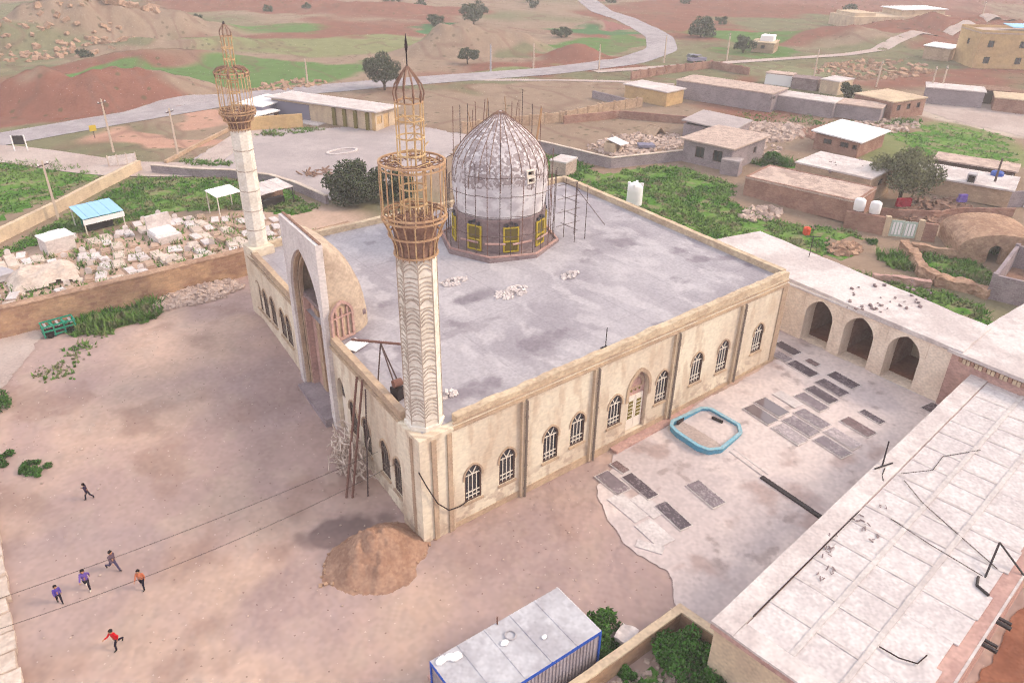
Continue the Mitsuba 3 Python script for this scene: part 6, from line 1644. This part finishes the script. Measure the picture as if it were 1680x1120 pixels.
grass_patch([(56.2, 1.4), (58.6, 3.6), (61.2, 3.6), (62.2, 0.6), (61.5, -2.2), (58.6, -3.4), (56.2, -3.6), (55.8, -1.5)], "dark green grass inside the winding crumbled wall", 26, 0.35, 0.4, 0.3, 7)
grass_patch([(56.4, 6.2), (58.2, 5.0), (57.0, 3.4), (54.9, 2.2), (54.6, 4.2)], "green grass corner left of the winding crumbled wall", 26, 0.5, 0.4, 0.3, 8)
grass_patch([(63.2, 3.0), (66, 4.4), (70, 1.5), (67, -0.4), (63.8, 1.2)], "green weeds on the bank above the old vaulted house", 20, 0.5, 0.5, 0.4, 9)
grass_patch([(70, 29), (75, 26), (73.5, 31.5), (69.5, 32)], "green grass beside the two window house", 18, 0.5, 0.5, 0.3, 10)
grass_patch([(92, 24), (101, 30), (112, 30), (116, 22), (108, 15), (98, 14)], "yellowish green grass slope between the white sheet roof and the lane", 3, 0.2, 0.7, 1.6, 11)
grass_patch([(88, 4), (97, 8), (100, 2), (93, -2)], "green grass at the right edge beyond the grey wall", 10, 0.25, 0.7, 0.5, 12)
grass_patch([(21.1, 80.6), (24.2, 82.2), (30.0, 81.2), (31.2, 78.6), (25.4, 78.4)], "green grass below the yellow wall of the roadside building", 16, 0.3, 0.5, 0.3, 13)
grass_patch([(8.8, 74.0), (9.9, 74.4), (14.3, 70.0), (13.8, 68.2), (9.6, 71.4)], "narrow green grass strip between the lane and the lot", 18, 0.3, 0.4, 0.2, 14)
grass_patch([(-14.4, 25.2), (-13.4, 28.4), (-10.6, 29.8), (-10.4, 28.2), (-12.6, 25.4)], "sparse dark weeds on the bare ground at the left", 14, 0.16, 0.4, 0.5, 15, lift=-0.02)
grass_patch([(-12.6, 30.2), (-10.2, 31.2), (-8.2, 31.0), (-11, 29.6)], "thin dry weeds in front of the teal green cart", 14, 0.2, 0.4, 0.4, 16, lift=-0.02)
grass_patch([(0.4, -14.0), (1.6, -12.8), (3.6, -13.2), (2.4, -16.2), (0.8, -17)], "green weeds in the plot below the cabin", 20, 0.2, 0.3, 0.4, 17)
grass_patch([(104.5, 34.8), (110.5, 33.2), (112.5, 31.2), (106, 32.4)], "green weeds at the foot of the brown brick house", 14, 0.4, 0.5, 0.4, 18)


grass_patch([(-24, 37), (-14, 37), (3, 37.5), (10, 39), (12, 47), (2, 54), (-9, 52.5), (-14, 50.5), (-24, 46)], "green weeds growing between the crowded graves", 5, 0.28, 0.3, 2.6, 19, lift=-0.06)
grass_patch([(86, 54), (97, 47), (100.5, 39), (104, 34), (100, 33), (92, 42), (84, 50)], "thin green weeds along the foot of the grey street wall", 4, 0.25, 0.6, 1.4, 20, lift=-0.03)

# ------------------------------------------------------------------ children
def bone(a, b, ra, rb):
    sa = m3.Manifold.sphere(ra, 14).translate(tuple(map(float, a)))
    sb = m3.Manifold.sphere(rb, 14).translate(tuple(map(float, b)))
    return m3.Manifold.batch_hull([sa, sb])


def joined(parts_):
    m = m3.Manifold.batch_boolean(parts_, m3.OpType.Add).to_mesh()
    return trimesh.Trimesh(m.vert_properties[:, :3], m.tri_verts)


def person(label, x, y, head, H, legs, arms, shirt, trousers, lean=0.08, shoe="m_dark", bag=None):
    """legs / arms: ((upper angle forward, lower bend), ...) for left and right, in radians; the figure faces +x, then turns to 'head' degrees."""
    key = thing("person", label, "person")
    up = np.array([math.sin(lean), 0, math.cos(lean)])
    hip = np.array([0, 0, 0.50 * H]); chest = hip + up * 0.23 * H; neck = hip + up * 0.335 * H; headc = neck + up * 0.105 * H + [0.012 * H, 0, 0]
    bd, sh_, tr, so = [], [], [], []
    low = 9
    for s, (th, kn) in zip((1, -1), legs):
        h0 = hip + [0, s * 0.055 * H, 0]
        k0 = h0 + 0.235 * H * np.array([math.sin(th), 0, -math.cos(th)])
        a0 = k0 + 0.225 * H * np.array([math.sin(th - kn), 0, -math.cos(th - kn)])
        t0 = a0 + 0.085 * H * np.array([math.cos(th - kn), 0, math.sin(th - kn)]) + [0, 0, -0.018 * H]
        bd += [bone(h0, k0, 0.042 * H, 0.030 * H), bone(k0, a0, 0.030 * H, 0.020 * H)]
        tr += [bone(h0, k0, 0.054 * H, 0.038 * H), bone(k0, a0 + [0, 0, 0.02 * H], 0.038 * H, 0.030 * H)]
        so += [bone(a0 - [0, 0, 0.012 * H], t0, 0.026 * H, 0.020 * H)]
        low = min(low, a0[2] - 0.038 * H, t0[2] - 0.02 * H)
    tr.append(bone(hip + [0, -0.035 * H, 0], hip + [0, 0.035 * H, 0], 0.066 * H, 0.066 * H))
    bd += [bone(hip, chest, 0.06 * H, 0.07 * H), bone(chest, neck, 0.065 * H, 0.03 * H), bone(neck, headc, 0.03 * H, 0.034 * H)]
    sh_ += [bone(hip + [0, -0.03 * H, 0], chest + [0, -0.045 * H, 0], 0.062 * H, 0.062 * H), bone(hip + [0, 0.03 * H, 0], chest + [0, 0.045 * H, 0], 0.062 * H, 0.062 * H), bone(chest, neck - up * 0.02 * H, 0.085 * H, 0.042 * H)]
    for s, (ua, el) in zip((1, -1), arms):
        s0 = neck - up * 0.035 * H + np.array([0, s * 0.105 * H, 0])
        e0 = s0 + 0.155 * H * np.array([math.sin(ua), s * 0.18, -math.cos(ua)])
        fd = np.array([math.sin(ua + el), s * 0.05, -math.cos(ua + el)])
        w0 = e0 + 0.135 * H * fd
        bd += [bone(s0, e0, 0.028 * H, 0.022 * H), bone(e0, w0, 0.022 * H, 0.015 * H)]
        sh_ += [bone(chest + [0, s * 0.05 * H, 0.03 * H], s0, 0.05 * H, 0.038 * H), bone(s0, e0, 0.038 * H, 0.031 * H), bone(e0, w0 - fd * 0.02 * H, 0.031 * H, 0.023 * H)]
        palm = w0 + fd * 0.045 * H
        bd.append(bone(w0, palm, 0.014 * H, 0.019 * H))
        side_ = np.cross(fd, [0, 1.0, 0.2]); side_ /= np.linalg.norm(side_)
        for k, ln in enumerate((0.040, 0.047, 0.044, 0.034)):
            o = palm + side_ * (k - 1.5) * 0.0095 * H
            m_ = o + fd * ln * 0.55 * H
            bd += [bone(o, m_, 0.0055 * H, 0.005 * H), bone(m_, m_ + (fd * 0.8 + np.array([0.0, -s * 0.6, 0])) * ln * 0.5 * H, 0.005 * H, 0.0042 * H)]
        th_ = w0 + fd * 0.018 * H
        bd.append(bone(th_, th_ + (fd * 0.7 - side_ * 0.9) * 0.032 * H, 0.006 * H, 0.005 * H))
    R_ = 0.066 * H
    bd += [bone(headc + [0, 0, 0.012 * H], headc + [0.008 * H, 0, -0.03 * H], R_, R_ * 0.74), bone(headc + [R_ * 0.9, 0, -0.012 * H], headc + [R_ * 1.12, 0, -0.022 * H], 0.007 * H, 0.010 * H), bone(headc + [R_ * 0.62, -0.016 * H, -0.045 * H], headc + [R_ * 0.62, 0.016 * H, -0.045 * H], 0.012 * H, 0.012 * H)]
    for s in (1, -1):
        bd.append(bone(headc + [0, s * R_ * 0.98, -0.018 * H], headc + [-0.004 * H, s * R_ * 1.06, 0.004 * H], 0.010 * H, 0.013 * H))
    M = T4().translate([x, y, gz(x, y) - float(low) + 0.005]).rotate([0, 0, 1], head)

    def add(nm, lst, b):
        m = joined(lst)
        part(key, nm, m, b, smooth=True, to=M)
    add("body", bd, "m_skin"); add("shirt", sh_, shirt); add("trousers", tr, trousers); add("shoes", so, shoe)
    add("hair", [m3.Manifold.batch_hull([m3.Manifold.sphere(R_ * 1.10, 18).translate(tuple(map(float, headc + [-0.012 * H, 0, 0.022 * H]))), m3.Manifold.sphere(R_ * 0.7, 14).translate(tuple(map(float, headc + [-0.035 * H, 0, -0.02 * H])))])], "m_hair")
    add("eyes", [m3.Manifold.sphere(0.007 * H, 8).translate(tuple(map(float, headc + [R_ * 0.95, s * 0.024 * H, 0.0]))) for s in (1, -1)], "m_dark")
    if bag:
        c = chest - np.array([0.10 * H, 0, 0])
        add("backpack", [bone(c + [0, -0.04 * H, 0.03 * H], c + [0, 0.04 * H, -0.06 * H], 0.055 * H, 0.06 * H)], bag)
    return key


flat("m_skin", S(196, 146, 120, .75), 0.75)
flat("m_hair", S(46, 38, 40, .5), 0.8)
flat("m_red_shirt", S(214, 34, 44, .8), 0.8)
flat("m_purple_shirt", S(98, 78, 176, .75), 0.8)
flat("m_violet_shirt", S(120, 92, 178, .75), 0.8)
flat("m_orange_shirt", S(208, 124, 92, .8), 0.8)
flat("m_dark_shirt", S(70, 56, 84, .6), 0.8)
flat("m_grey_shirt", S(112, 92, 108, .7), 0.8)
flat("m_navy", S(48, 40, 62, .5), 0.8)
flat("m_jeans", S(92, 84, 120, .6), 0.8)
person("running child in a bright red top and dark trousers, nearest the bottom", -15.05, 2.6, -150, 1.32, ((0.5, 0.5), (-0.4, 0.7)), ((-0.5, 0.9), (0.7, 0.9)), "m_red_shirt", "m_navy", 0.16)
person("running child in an orange top at the right of the group", -13.16, 5.5, -120, 1.34, ((0.35, 0.3), (-0.2, 0.5)), ((-0.3, 0.6), (0.4, 0.7)), "m_orange_shirt", "m_navy", 0.12)
person("striding child in dark grey clothes at the top of the group of four", -14.03, 7.5, -60, 1.42, ((0.55, 0.2), (-0.55, 0.6)), ((-0.4, 0.5), (0.4, 0.5)), "m_grey_shirt", "m_jeans", 0.1)
person("child in a violet top with arms spread and dark trousers", -15.38, 6.95, -100, 1.42, ((0.3, 0.3), (-0.35, 0.6)), ((-0.7, 0.4), (0.8, 0.5)), "m_violet_shirt", "m_navy", 0.1, "m_white_frame", "m_purple_shirt")
person("child in a purple top with a white front, leftmost of the group", -16.66, 6.84, -80, 1.2, ((0.25, 0.2), (-0.25, 0.3)), ((-0.2, 0.5), (0.2, 0.5)), "m_purple_shirt", "m_navy", 0.06)
person("child in dark clothes walking alone farther up the yard", -13.92, 13.5, 150, 1.15, ((0.4, 0.3), (-0.3, 0.5)), ((-0.5, 0.8), (0.5, 0.8)), "m_dark_shirt", "m_navy", 0.12)

# ------------------------------------------------------------------ air: the far land fades a little
scene["haze_air"] = {"type": "homogeneous", "albedo": {"type": "rgb", "value": [0.95, 0.95, 0.96]}, "sigma_t": 0.0008}
scene["haze"] = {"type": "cube", "to_world": T4().translate([300, 400, 19.5]).scale([1245, 1145, 21.9]), "bsdf": {"type": "null"}, "interior": {"type": "ref", "id": "haze_air"}}
labels["haze"] = {"label": "thin pale haze over the whole valley", "category": "haze", "kind": "stuff"}
scene["camera"]["medium"] = {"type": "ref", "id": "haze_air"}
